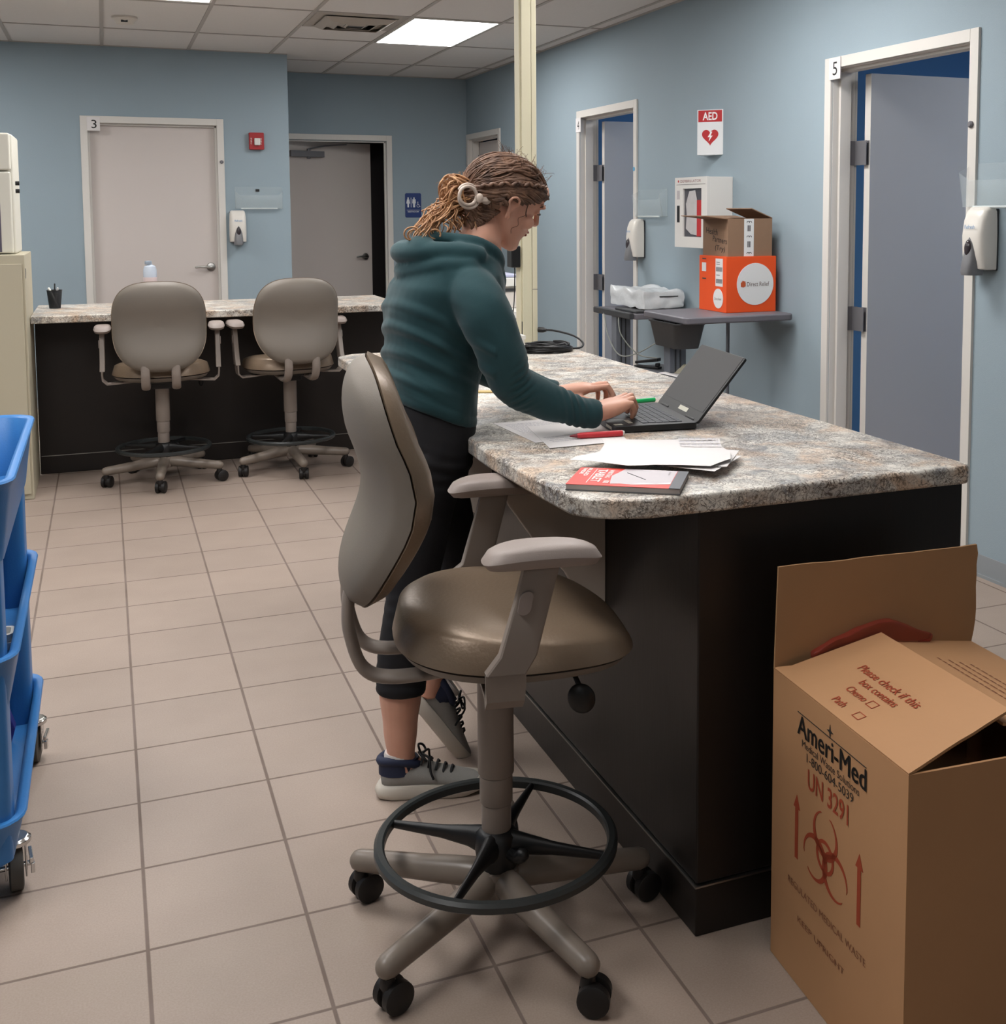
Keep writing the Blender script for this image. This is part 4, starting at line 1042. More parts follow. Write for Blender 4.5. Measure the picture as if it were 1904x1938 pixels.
# papers
GPP = 'loose white papers on the island top'
def line_block(parent, M, rows_, x0, x1, y0, dy, material, seed=1, dash=True):
    rnd = random.Random(seed); b = MB()
    for r in range(rows_):
        x = x0; y = y0 - r * dy
        while x < x1:
            w_ = rnd.uniform(.004, .012) if dash else (x1 - x0)
            b.box(x, min(x + w_, x1), y, y + dy * .35, 0, .0002, M=M); x += w_ + .003
    return b.build('printed_lines', material, parent, world=True, smooth=0)
M_PRINT = mat('grey_print_ink', '#c6c3c8', .8)
s_ = sheet('paper_sheet', [(.911, 2.825), (.925, 2.546), (1.141, 2.556), (1.127, 2.835)], ZT + .0006, M_PAPER, 'white printed sheet under the woman\'s forearm', group=None)
line_block(s_, basis((.918, 2.805, ZT + .0011), (.998, .046, 0), (-.05, .998, 0), (0, 0, 1)), 12, .012, .20, -.015, .011, M_PRINT)
s_ = sheet('paper_sheet', [(.932, 2.469), (1.133, 2.476), (1.197, 2.735), (.975, 2.745)], ZT + .0018, M_PAPER, 'white sheet lying under the red marker', group=None)
line_block(s_, basis((.95, 2.60, ZT + .0024), (.999, .03, 0), (-.03, .999, 0), (0, 0, 1)), 4, .012, .10, -.015, .018, M_PRINT, 3)
b = MB(); b.add([tuple(x) for x in ()], [])
PTOP = [(1.042, 2.423), (1.292, 2.317), (1.262, 2.255), (1.247, 2.190), (1.205, 2.112), (1.138, 2.078), (1.09, 2.115), (1.041, 2.141), (.985, 2.150), (.935, 2.215), (.893, 2.246), (.925, 2.285), (.985, 2.30), (1.02, 2.355)]
def polysheet(name, pts, z, label, zf=None):
    b = MB(); me = bpy.data.meshes.new(name); bm = bmesh.new(); vs = [bm.verts.new((x, y, 0)) for x, y in pts]; f = bm.faces.new(vs)
    bmesh.ops.triangulate(bm, faces=[f]); bmesh.ops.subdivide_edges(bm, edges=bm.edges, cuts=3, use_grid_fill=True)
    for v in bm.verts: v.co.z = z + (zf(v.co.x, v.co.y) if zf else 0)
    r = bmesh.ops.solidify(bm, geom=bm.faces[:], thickness=.0005)
    bm.to_mesh(me); bm.free(); o = finish(me, name, M_PAPER, smooth=40); return tag(o, label, 'paper')
zfun = lambda x, y: .0045 * (math.sin(x * 22 + y * 15) * .5 + .5)
tp_ = polysheet('paper_sheet', PTOP, ZT + .0205, 'topmost white sheet with wavy near edge overlapping the writing tablet', zfun)
line_block(tp_, basis((1.13, 2.335, ZT + .0262), Vector((.247, -.107, 0)).normalized(), Vector((.40, .92, 0)).normalized(), (0, 0, 1)), 3, .06, .150, .028, .035, M_PRINT, 5)
c_ = [(1.05, 2.40), (1.275, 2.235), (1.15, 2.062), (.925, 2.20)]
sheet('paper_sheet', [(1.06, 2.39), (1.285, 2.215), (1.175, 2.075), (.96, 2.235)], ZT + .0165, M_PAPER, 'white sheet directly under the topmost wavy sheet', curl=.002)
sheet('paper_sheet', [(1.075, 2.385), (1.265, 2.170), (1.135, 2.055), (.98, 2.27)], ZT + .0145, M_PAPER, 'bottom sheet of the pile with a corner curling over the pad edge', curl=.002)

# writing tablet
tbx = Vector((.188, -.127, 0)).normalized(); tby = Vector((.127, .188, 0)).normalized()
tb_ = thing('writing_tablet', 'red and grey writing tablet pad at the near end of the island', 'notepad', (.82, 2.09, ZT))
MT = basis((.820, 2.087, ZT + .0006), tbx, tby, (0, 0, 1))
b = MB(); b.box(0, .226, 0, .152, 0, .0022, M=MT); b.build('backing_board', mat('grey_board', '#6b6a6c', .7), tb_, world=True)
b = MB(); b.box(.001, .2255, .001, .1515, .0022, .0115, M=MT); b.build('page_block', mat('page_edges', '#a69d98', .8, nz=.1, nscale=8, stretch=(1, 1, 90)), tb_, world=True)
b = MB(); b.box(.0005, .204, .0005, .1518, .0116, .0124, M=MT); cv = b.build('cover', mat('tablet_red', '#cf4037', .45), tb_, world=True)
b = MB(); b.box(.2042, .2262, .0, .152, .0116, .0128, M=MT); b.build('binding_tape', mat('binding_grey', '#4e5056', .5), tb_, world=True)
pw = [(.095, .1515), (.088, .12), (.078, .085), (.082, .045), (.086, .018)] + [(.105, .022), (.135, .018), (.16, .024), (.185, .030), (.203, .034), (.203, .1515)]
b = MB(); b.prism(pw, .01245, .0127, M=MT); b.build('cover_picture', mat('cover_grey', '#bfb8bc', .5), tb_, world=True, smooth=0)
wv = MB(); wv.prism([(.125, .018), (.150, .036), (.175, .030), (.203, .050), (.203, .034), (.185, .030), (.16, .024), (.135, .018)], .01272, .0129, M=MT); wv.build('page_curl', mat('page_white', '#dcd8d8', .6), tb_, world=True, smooth=0)
M_TW = mat('cover_white_ink', '#efe6e2', .6)
ty = MT.to_3x3() @ Vector((0, -1, 0)); tx = MT.to_3x3() @ Vector((1, 0, 0))
text('TABLET', 'lettering', tb_, MT @ Vector((.043, .135, .0124)), ty, tx, .108, .019, M_TW, stroke=.02)
text('WRITING', 'lettering', tb_, MT @ Vector((.066, .135, .0124)), ty, tx, .070, .010, M_TW, stroke=.02)
text('WIDE', 'lettering', tb_, MT @ Vector((.009, .142, .0124)), ty, tx, .052, .008, M_TW, stroke=.03)
text('RULED', 'lettering', tb_, MT @ Vector((.020, .142, .0124)), ty, tx, .068, .008, M_TW, stroke=.03)
text('100', 'lettering', tb_, MT @ Vector((.070, .040, .0129)), ty, tx, .022, .012, M_TW, stroke=.02)
b = MB(); b.box(.037, .0382, .02, .14, .0124, .0127, M=MT); b.build('rule_line', M_TW, tb_, world=True, smooth=0)
b = MB(); b.tube([MT @ Vector((.105, .115, .0131)), MT @ Vector((.150, .062, .0131))], .0008, 6); b.build('pencil_line', M_DARKGREY, tb_, world=True)
text('6 x 9 in', 'lettering', tb_, MT @ Vector((.188, .135, .0127)), ty, tx, .025, .005, M_DARKGREY)

b = MB(); p0, p1 = Vector((1.012, 2.545, ZT + .0100)), Vector((1.147, 2.531, ZT + .0100)); d_ = (p1 - p0).normalized()
mk = thing('red_marker', 'red capped marker lying on the white papers', 'marker', p0)
b.tube([p0 + d_ * .018, p0 + d_ * .028, p0 + d_ * .132], [.0055, .0072, .0072], 18); b.build('barrel', mat('marker_red', '#c3333b', .4), mk, world=True)
b = MB(); b.tube([p0, p0 + d_ * .006, p0 + d_ * .019], [.0012, .0030, .0052], 14); b.build('tip', mat('marker_dark_red', '#7c2f36', .5), mk, world=True)
b = MB(); b.tube([p0 + d_ * .1325, p0 + d_ * .137], [.0066, .0055], 14); b.build('end_cap', M_WHITE, mk, world=True)
b = MB(); b.tube([(1.36, 2.955, ZT + .0075), (1.44, 2.963, ZT + .0075)], .0065, 14); tag(b.build('green_highlighter', mat('green_plastic', '#1fae62', .3), world=True), 'bright green highlighter lying behind the laptop', 'pen')
b = MB(); b.box(-.015, .015, -.06, .06, 0, .004); o = b.build('wooden_ruler', mat('ruler_wood', '#c0a569', .6)); o.location = (1.04, 3.33, ZT + .0005); o.rotation_euler = (0, 0, 1.2); tag(o, 'yellow wooden ruler on the island behind the woman', 'ruler')

# cable coil and plug
M_CORD = mat('black_cord', '#131315', .38)
b = MB(); pts = []; rnd = random.Random(4)
for k in range(15 * 36):
    a = 2 * math.pi * k / 36; lap_ = k / 36
    r = .082 + .012 * math.sin(lap_ * 2.3) + .004 * math.sin(a * 2 + lap_)
    z = ZT + .0055 + .022 * (lap_ / 15) + .005 * math.sin(lap_ * 4.1 + a)
    pts.append((1.578 + r * 1.04 * math.cos(a) + .006 * math.sin(lap_ * 1.7), 4.215 + r * .95 * math.sin(a), max(z, ZT + .0045)))
pts = pts[:-30]
cc = thing('coiled_cable', 'coil of black cable at the foot of the cream post', 'cable', (1.578, 4.215, ZT))
b.tube(pts, .0042, 7); b.build('cable_loops', M_CORD, cc, world=True, smooth=60)
pl_ = spline([(1.622, 4.37, .985), (1.66, 4.33, .984), (1.715, 4.27, .968), (1.738, 4.23, .945), (1.722, 4.20, .930), (1.69, 4.205, .925), (1.655, 4.24, .925)], 8)
b = MB(); b.tube(pl_, .0042, 8); b.build('lead', M_CORD, cc, world=True, smooth=60)
b = MB(); b.tube([(1.609, 4.384, .985), (1.624, 4.37, .985), (1.634, 4.36, .985)], [.011, .011, .006], 12); b.build('plug', M_BLACK, cc, world=True)
# power adapter hanging from the post
pa = thing('power_adapter', 'black power adapter plugged into the cream post', 'adapter', (1.51, 4.40, 1.28))
b = MB(); b.box(1.497, 1.5365, 4.385, 4.445, 1.238, 1.325); b.build('adapter_body', M_BLACK, pa, world=True, bevel=.005)
b = MB(); b.tube(spline([(1.515, 4.40, 1.24), (1.515, 4.40, 1.20), (1.508, 4.39, 1.10), (1.49, 4.36, 1.035), (1.475, 4.33, 1.005), (1.45, 4.30, 1.00), (1.43, 4.25, .99), (1.42, 4.22, .975)], 8), .0022, 6)
b.build('cord', M_CORD, pa, world=True, smooth=60)
# white basket
bk = thing('white_basket', 'small white slotted plastic basket beside the coiled cable', 'basket', (1.36, 4.19, ZT))
b = MB(); bx, by = 1.352, 4.185; Wb, Lb, Hb = .20, .15, .078
for k in range(2):
    s_ = -1 if k else 1
    for i in range(13):
        x = bx - Wb / 2 + .008 + i * (Wb - .016) / 12
        b.box(x - .0045, x + .0045, by + s_ * Lb / 2 - .0015, by + s_ * Lb / 2 + .0015, ZT + .014, ZT + Hb - .012)
    for i in range(9):
        y = by - Lb / 2 + .008 + i * (Lb - .016) / 8
        b.box(bx + s_ * Wb / 2 - .0015, bx + s_ * Wb / 2 + .0015, y - .0045, y + .0045, ZT + .014, ZT + Hb - .012)
def rimbox(z0, z1, o_=.0022):
    b.box(bx - Wb / 2 - o_, bx + Wb / 2 + o_, by - Lb / 2 - o_, by - Lb / 2 + o_, z0, z1); b.box(bx - Wb / 2 - o_, bx + Wb / 2 + o_, by + Lb / 2 - o_, by + Lb / 2 + o_, z0, z1)
    b.box(bx - Wb / 2 - o_, bx - Wb / 2 + o_, by - Lb / 2, by + Lb / 2, z0, z1); b.box(bx + Wb / 2 - o_, bx + Wb / 2 + o_, by - Lb / 2, by + Lb / 2, z0, z1)
rimbox(ZT + .0006, ZT + .016); rimbox(ZT + Hb - .014, ZT + Hb, .004); rimbox(ZT + .042, ZT + .047); b.box(bx - Wb / 2, bx + Wb / 2, by - Lb / 2, by + Lb / 2, ZT + .0006, ZT + .003)
b.build('basket_body', M_WHITE, bk, world=True, smooth=0)
b = MB(); b.lathe([(.001, ZT + .0035), (.024, ZT + .0035), (.026, ZT + .06), (.026, ZT + .085)], 20, M=Matrix.Translation((1.395, 4.19, 0)))
jar = tag(b.build('clear_jar', mat('jar_clear', '#d5dadb', .2, alpha=.8), world=True), 'small clear jar with green lid standing in the white basket', 'jar')
b = MB(); b.lathe([(.001, ZT + .085), (.028, ZT + .085), (.028, ZT + .104), (.024, ZT + .110), (.001, ZT + .111)], 24, M=Matrix.Translation((1.395, 4.19, 0))); b.build('green_lid', mat('lid_green', '#3f9e5d', .4), jar)['label'] = 'green screw lid'

# printer on stand beyond
pn = thing('printer', 'white office printer behind the woman, left of the post', 'printer', (1.68, 5.6, .985))
M_PRN = mat('printer_white', '#c9c2bb', .45)
b = MB(); b.box(1.40, 1.88, 5.40, 5.78, .986, 1.092); b.build('printer_body', M_PRN, pn, world=True, bevel=.006)
b = MB(); b.box(1.395, 1.885, 5.385, 5.79, 1.093, 1.138); b.build('scanner_unit', M_WHITE, pn, world=True, bevel=.006)
b = MB(); b.box(1.395, 1.885, 5.385, 5.79, 1.1385, 1.152); b.build('scanner_lid', mat('lid_lilac', '#b3b6cf', .4), pn, world=True, bevel=.004)
b = MB(); b.box(1.50, 1.862, 5.397, 5.402, 1.068, 1.084); b.build('output_slot', M_DARKGREY, pn, world=True)
ps = thing('printer_stand', 'low white table with dark shelf items under the printer', 'table', (1.68, 5.6, 0))
b = MB(); b.box(1.40, 1.885, 5.24, 5.86, .950, .985); b.build('stand_top', M_WHITE, ps, world=True, bevel=.004)
for x in (1.42, 1.865):
    for y in (5.26, 5.84):
        b = MB(); b.box(x - .015, x + .015, y - .015, y + .015, 0, .95); b.build('leg', M_DARKGREY, ps, world=True)
b = MB(); b.box(1.41, 1.88, 5.25, 5.85, .80, .815); b.build('shelf', M_WHITE, ps, world=True)
hp_ = thing('hole_punch', 'dark hole punch on the shelf under the printer', 'hole punch', (1.86, 5.35, .815))
b = MB(); b.box(1.75, 1.872, 5.29, 5.42, .8155, .865); b.build('punch_base', M_BLACK, hp_, world=True, bevel=.006)
b = MB(); b.box(1.76, 1.865, 5.28, 5.40, .8655, .885); b.build('punch_handle', M_WHITE, hp_, world=True, bevel=.004)

# things on the back counter
bt = thing('sanitizer_bottle', 'clear pump bottle of lilac liquid behind the left back stool', 'bottle', (.236, 7.1, ZT))
b = MB(); b.lathe([(.001, .9186), (.034, .9186), (.037, .925), (.037, 1.075)], 28, M=Matrix.Translation((.236, 7.1, 0))); b.build('liquid_body', mat('lilac_liquid', '#aab2d0', .25, alpha=.95), bt, world=True)
b = MB(); b.lathe([(.0368, 1.0755), (.0368, 1.13), (.030, 1.152), (.014, 1.160), (.013, 1.168)], 28, M=Matrix.Translation((.236, 7.1, 0))); b.build('bottle_shoulder', mat('cloudy_plastic', '#bcc6d4', .25, alpha=.85), bt, world=True)
b = MB(); b.lathe([(.001, 1.162), (.018, 1.162), (.020, 1.168), (.019, 1.182), (.001, 1.184)], 20, M=Matrix.Translation((.228, 7.1, 0))); b.build('flip_cap', mat('cap_grey_blue', '#8e9aa8', .4), bt, world=True)
b = MB(); b.lathe([(.0375, .96), (.0375, 1.09)], 28, M=Matrix.Translation((.236, 7.1, 0))); b.build('label_band', mat('label_peach', '#c3b3b4', .5), bt, world=True)
pc_ = thing('pen_cup', 'small dark mesh pen cup on the back counter beside the filing cabinet', 'pen cup', (-.272, 7.22, ZT))
Mp = Matrix.Translation((-.272, 7.22, ZT))
b = MB(); b.lathe([(.001, .001), (.030, .001), (.0405, .103), (.039, .103), (.029, .003), (.001, .003)], 28, M=Mp); b.build('mesh_wall', mat('pen_cup_mesh', '#1d2024', .5, alpha=.72), pc_, world=True)
b = MB(); pts = [(.0405 * math.cos(2 * math.pi * k / 32), .0405 * math.sin(2 * math.pi * k / 32), .103) for k in range(32)]; b.tube([Mp @ Vector(p) for p in pts], .0018, 6, closed=True); b.build('rim', M_BLACK, pc_, world=True)
for (x, y, tx_, ty_, r, mm, lb_) in ((-.012, .0, -.022, 0, .0075, M_WHITE, 'white marker leaning left in the pen cup'), (.006, .0, .018, .01, .0065, mat('pen_grey', '#a9a9a9', .4), 'grey pen leaning right in the pen cup'), (.0, .012, .004, .02, .004, M_BLACK, 'thin black pen at the back of the pen cup')):
    L_ = .10 if r > .005 else .125
    b = MB(); b.tube([Mp @ Vector((-x, y, .012)), Mp @ Vector((x * 1.2 + tx_ * .6, y + ty_ * .3, .012 + L_))], r, 10, roundcap=True); tag(b.build('pen', mm, world=True), lb_, 'pen', 'pens in the mesh cup')

# ------------------------------------------------------------------ medical waste carton
M_KR2 = mat('waste_carton_board', '#b58860', .78, nz=.05, nscale=9, bump=.15, bscale=60)
M_KR3 = mat('waste_carton_inside', '#a27c58', .82, nz=.05, nscale=14)
ang = .07; Lc = Vector((1.173, 1.882, 0)); nd = Vector((-math.sin(ang), -math.cos(ang), 0)); rd = Vector((math.cos(ang), -math.sin(ang), 0)); up = Vector((0, 0, 1))
BL, BW, BH, tt = .452, .452, .578, .005
wb = thing('medical_waste_carton', 'large open brown medical waste carton standing before the island end', 'box', (1.39, 1.65, 0))
MBx = basis(Lc, nd, rd, up)   # x toward camera, y to the right, z up (left handed fix below)
def bxy(x, y, z): return Lc + nd * x + rd * y + up * z
def obb(b, x0, x1, y0, y1, z0, z1):
    return b.add([bxy(*p) for p in ((x0, y0, z0), (x1, y0, z0), (x1, y1, z0), (x0, y1, z0), (x0, y0, z1), (x1, y0, z1), (x1, y1, z1), (x0, y1, z1))], [(3, 2, 1, 0), (4, 5, 6, 7), (0, 1, 5, 4), (1, 2, 6, 5), (2, 3, 7, 6), (3, 0, 4, 7)])
b = MB(); obb(b, 0, BL, 0, tt, .001, BH); obb(b, 0, BL, BW - tt, BW, .001, BH); obb(b, 0, tt, tt, BW - tt, .001, BH); obb(b, BL - tt, BL, tt, BW - tt, .001, BH); obb(b, tt, BL - tt, tt, BW - tt, .001, .008)
b.build('carton_body', M_KR2, wb, world=True, smooth=0)
def qflap(pts, material, n_, t=.005, name='flap', jag=None):
    P = [Vector(p) for p in pts]; nv = Vector(n_).normalized() * t
    b = MB(); n = len(P); b.add([tuple(p) for p in P] + [tuple(p - nv) for p in P], [tuple(range(n)), tuple(range(2 * n - 1, n - 1, -1))] + [(i, i + n, (i + 1) % n + n, (i + 1) % n) for i in range(n)])
    return b.build(name, material, wb, world=True, smooth=0)
# far flap standing up
rr = random.Random(2)
pts = [bxy(-.001, 0, BH), bxy(-.012, .012, BH + .198)]
for k in range(1, 12): pts.append(bxy(-.012, .012 + .45 * k / 12, BH + .198 + rr.uniform(-.001, .001)))
pts += [bxy(-.012, .468, BH + .200), bxy(-.010, .470, BH + .182)]
for k in range(1, 8): pts.append(bxy(-.010 + .009 * k / 8, .470 - .014 * k / 8 + rr.uniform(-.003, .003), BH + .182 * (1 - k / 8)))
pts.append(bxy(-.001, .452, BH))
qflap(pts, M_KR3, -nd, name='far_flap')
# left flap folded over the top, raised by the bag
tl = .215; uf = rd * math.cos(tl) + up * math.sin(tl)
FB = Lc + up * (BH + .003)
pts = [FB + nd * .0, FB + nd * BL] + [FB + nd * (BL - .052 * k / 8) + uf * (.236 * k / 8) + nd * rr.uniform(-.002, .002) for k in range(1, 8)] + [FB + nd * .400 + uf * .236, FB + nd * .020 + uf * .232, FB + nd * .018 + uf * .03]
nf_ = nd.cross(uf); nf_ = nf_ if nf_.z > 0 else -nf_
lf_ = qflap(pts, M_KR2, nf_, name='left_flap')
# right flap, lower, folded inwards
tr = .13; ur = -rd * math.cos(tr) + up * math.sin(tr); RB = Lc + rd * BW + up * (BH + .001)
pts = [RB + nd * 0.0, RB + nd * .01 + ur * .236, RB + nd * .40 + ur * .236, RB + nd * BL]
nr_ = nd.cross(ur); nr_ = nr_ if nr_.z > 0 else -nr_
rf_ = qflap(pts, M_KR2, nr_, name='right_flap')
# near flap hanging inside
un = -nd * .45 + up * -.35; un.normalize(); NB = Lc + nd * (BL - .006) + up * (BH - .004)
pts = [NB + rd * .01, NB + rd * .44, NB + rd * .43 + un * .16, NB + rd * .02 + un * .16]
qflap(pts, M_KR3, (0, 0, 1), name='near_flap')
# red liner bag
bag = soft_block(-1, 1, -1, 1, -1, 1, n=10, e=.5)
vs = []
for v in bag.v:
    x, y, z = v; p = bxy(.006 + x * .010, .215 + y * .135, BH + .004 + (.215 + y * .135) * .19 * (1 if y < .2 else max(.3, 1 - (y - .2))) + z * .024 * (1 - .7 * y * y))
    vs.append(tuple(p + noise.noise_vector(p * 30) * .005))
bag.v = vs
tag(bag.build('red_liner_bag', mat('red_bag_film', '#a03a30', .25, alpha=.6), None, smooth=70), 'red plastic bag bulging from under the carton flaps', 'bag')
M_RUST = mat('rust_ink', '#9b3f22', .8); M_BLK2 = mat('carton_black_ink', '#2a2622', .7)
fo = -rd
def ftext(s, u0, u1, z0, h, m_, slope=0.0, stroke=0.0): return text(s, 'printed_text', wb, bxy(u0, 0, z0), nd, up, u1 - u0, h, m_, off=.0004, stroke=stroke)
def chk(o): return o
for du, dz in ((0, 0), (.0022, 0), (.0011, .0012)): text('Ameri-Med', 'printed_text', wb, bxy(.098 + du, 0, .492 + dz), nd, up, .234, .038, M_BLK2, off=.0006)
text('Medical Waste Solutions', 'printed_text', wb, bxy(.116, 0, .474), nd, up, .196, .014, M_BLK2, off=.0006)
text('1-800-604-5039', 'printed_text', wb, bxy(.134, 0, .452), nd, up, .160, .017, M_BLK2, off=.0006)
text('UN 3291', 'printed_text', wb, bxy(.139, 0, .404), nd, up, .140, .038, M_RUST, off=.0006, stroke=.012)
text('REGULATED MEDICAL WASTE', 'printed_text', wb, bxy(.069, 0, .186), nd, up, .272, .014, mat('faded_rust_ink', '#84553a', .8), off=.0006)
text('KEEP UPRIGHT', 'printed_text', wb, bxy(.108, 0, .128), nd, up, .166, .012, mat('faded_rust_ink', '#84553a', .8), off=.0006)
MBX = basis(Lc - rd * .0004, nd, up, nd.cross(up))
sg = 1 if nd.cross(up).dot(-rd) > 0 else -1
def fpr(bm, poly): bm.prism(poly, *((0, .0006) if sg > 0 else (-.0006, 0)), M=MBX)
b = MB(); fpr(b, [(.098, .533), (.332, .533), (.332, .5345), (.098, .5345)]); b.build('printed_rule', M_BLK2, wb, world=True, smooth=0)
b = MB(); sx, sz = .214, .545; fpr(b, [(sx + (.011 if k % 2 == 0 else .0035) * math.sin(k * math.pi / 4), sz + (.013 if k % 2 == 0 else .0035) * math.cos(k * math.pi / 4)) for k in range(8)]); b.build('printed_star', M_BLK2, wb, world=True, smooth=0)
for u0, z0, z1 in ((.099, .248, .372), (.316, .246, .374)):
    b = MB(); fpr(b, [(u0 - .0055, z0), (u0 + .0055, z0), (u0 + .0055, z1 - .026), (u0 + .012, z1 - .026), (u0, z1), (u0 - .012, z1 - .026), (u0 - .0055, z1 - .026)]); b.build('printed_arrow', M_RUST, wb, world=True, smooth=0)
b = MB(); cx_, cz_ = .203, .306
for k in range(3):
    a = math.radians(90 + 120 * k); c1 = (cx_ + .039 * math.cos(a), cz_ + .039 * math.sin(a))
    # open crescent: outer circle minus offset inner circle
    n = 30; out = []; inn = []; g = math.radians(26)
    for i in range(n + 1):
        t_ = a + g + (2 * math.pi - 2 * g) * i / n; out.append((c1[0] + -.0001 + .043 * math.cos(t_), c1[1] + .043 * math.sin(t_)))
    c2 = (c1[0] + .0055 * math.cos(a), c1[1] + .0055 * math.sin(a))
    for i in range(n + 1):
        t_ = a + g * .8 + (2 * math.pi - 1.6 * g) * i / n; inn.append((c2[0] + .0355 * math.cos(t_), c2[1] + .0355 * math.sin(t_)))
    for i in range(n): fpr(b, [out[i], out[i + 1], inn[i + 1], inn[i]])
ra, rb = .024, .031
for i in range(36):
    t0, t1 = 2 * math.pi * i / 36, 2 * math.pi * (i + 1) / 36
    if any(abs(((math.degrees(t0) - (90 + 120 * k)) + 180) % 360 - 180) < 22 for k in range(3)): pass
    fpr(b, [(cx_ + ra * math.cos(t0), cz_ + ra * math.sin(t0)), (cx_ + rb * math.cos(t0), cz_ + rb * math.sin(t0)), (cx_ + rb * math.cos(t1), cz_ + rb * math.sin(t1)), (cx_ + ra * math.cos(t1), cz_ + ra * math.sin(t1))])
b.build('printed_biohazard', M_RUST, wb, world=True, smooth=0)
# lettering on the left flap
def fp(u, v): return FB + nd * u + uf * v
ue = nd; ve = uf
for s_, u0, u1, v0, h_ in (('Please check if this', .113, .300, .117, .020), ('box contains', .160, .272, .090, .018), ('Chemo', .163, .222, .060, .017), ('Path', .178, .214, .022, .017)):
    text(s_, 'printed_text', lf_, fp(u0, v0), ue, ve, u1 - u0, h_, M_RUST, off=.0006, stroke=.008)
for (u0, v0) in ((.230, .060), (.246, .022)):
    b = MB()
    for k, (a, c) in enumerate((((0, 0), (.022, .0018)), ((0, .0162), (.022, .018)), ((0, 0), (.0018, .018)), ((.0202, 0), (.022, .018)))):
        P = [fp(u0 + a[0], v0 + a[1]), fp(u0 + c[0], v0 + a[1]), fp(u0 + c[0], v0 + c[1]), fp(u0 + a[0], v0 + c[1])]
        b.add([tuple(p + nf_ * .0008) for p in P], [(0, 1, 2, 3)])
    b.build('printed_checkbox', M_RUST, lf_, world=True, smooth=0)
for i in range(4):
    text('handle with care and keep closed' if i % 2 else 'do not stack this carton lying down', 'printed_text', rf_, RB + nd * (.10 + .02 * i) + ur * (.13 - i * .018), nd, -ur if False else ur, .22 - .03 * i, .008, mat('faded_rust_ink', '#84553a', .8), off=.0006) if False else None
b = MB(); rr2 = random.Random(9)
for r in range(4):
    x = .10 + .012 * r; v0 = .15 - r * .017
    while x < .30 - .015 * r:
        w_ = rr2.uniform(.008, .02); P = [RB + nd * x + ur * v0, RB + nd * (x + w_) + ur * v0, RB + nd * (x + w_) + ur * (v0 + .004), RB + nd * x + ur * (v0 + .004)]
        b.add([tuple(p + nr_ * .0008) for p in P], [(0, 1, 2, 3)]); x += w_ + .005
b.build('printed_text', mat('faded_rust_ink', '#84553a', .8), rf_, world=True, smooth=0)

# ------------------------------------------------------------------ woman
M_SKIN = mat('skin', '#d8a38c', .5, nz=.05, nscale=40, bump=.08, bscale=300, sss=.12)
M_HOOD = mat('teal_hoodie_jersey', '#0f383d', .85, nz=.06, nscale=60, bump=.2, bscale=900, sheen=.15)
M_PANT = mat('black_leggings', '#131216', .8, nz=.1, nscale=50, bump=.15, bscale=700)
def hair_mat(name, a, c):
    M = bpy.data.materials.new(name); M.use_nodes = True; nt = M.node_tree; b = nt.nodes['Principled BSDF']
    g = nn(nt, 'ShaderNodeTexCoord'); n = nn(nt, 'ShaderNodeTexNoise'); n.inputs['Scale'].default_value = 45; n.inputs['Detail'].default_value = 5; n.inputs['Distortion'].default_value = .6
    nt.links.new(g.outputs['Object'], n.inputs['Vector']); nt.links.new(ramp(nt, n.outputs[0], [(.32, a), (.68, c)]), b.inputs['Base Color'])
    b.inputs['Roughness'].default_value = .6
    n2 = nn(nt, 'ShaderNodeTexNoise'); n2.inputs['Scale'].default_value = 260; nt.links.new(g.outputs['Object'], n2.inputs['Vector'])
    bp = nn(nt, 'ShaderNodeBump'); bp.inputs['Strength'].default_value = .5; bp.inputs['Distance'].default_value = .002; nt.links.new(n2.outputs[0], bp.inputs['Height']); nt.links.new(bp.outputs[0], b.inputs['Normal'])
    return M
M_HAIR = hair_mat('brown_hair', '#4a3327', '#7c5b46'); M_HAIR2 = hair_mat('light_hair_ends', '#8a5d3c', '#c4976c')

def fuse(mb, name, material, parent, voxel=.005, smooth_it=4, deform=None):
    me = bpy.data.meshes.new(name); me.from_pydata([tuple(v) for v in mb.v], [], mb.f); me.update()
    bm = bmesh.new(); bm.from_mesh(me); bmesh.ops.recalc_face_normals(bm, faces=bm.faces); bm.to_mesh(me); bm.free()
    o = bpy.data.objects.new(name, me); COL.objects.link(o)
    r = o.modifiers.new('r', 'REMESH'); r.mode = 'VOXEL'; r.voxel_size = voxel
    if smooth_it:
        s = o.modifiers.new('s', 'SMOOTH'); s.factor = .5; s.iterations = smooth_it
    dg = bpy.context.evaluated_depsgraph_get()
    m2 = bpy.data.meshes.new_from_object(o.evaluated_get(dg)); bpy.data.objects.remove(o); bpy.data.meshes.remove(me)
    n = len(m2.vertices); co = np.zeros(n * 3); m2.vertices.foreach_get('co', co); co = co.reshape(n, 3)
    if deform is not None:
        no = np.zeros(n * 3); m2.vertex_normals.foreach_get('vector', no); no = no.reshape(n, 3)
        co = deform(co, no)
    if parent is not None: co = co - np.array(parent.location)
    m2.vertices.foreach_set('co', co.ravel()); m2.update(); m2.name = name
    for p in m2.polygons: p.use_smooth = True
    ob = bpy.data.objects.new(name, m2); COL.objects.link(ob); m2.materials.clear(); m2.materials.append(material); ob.parent = parent
    return ob

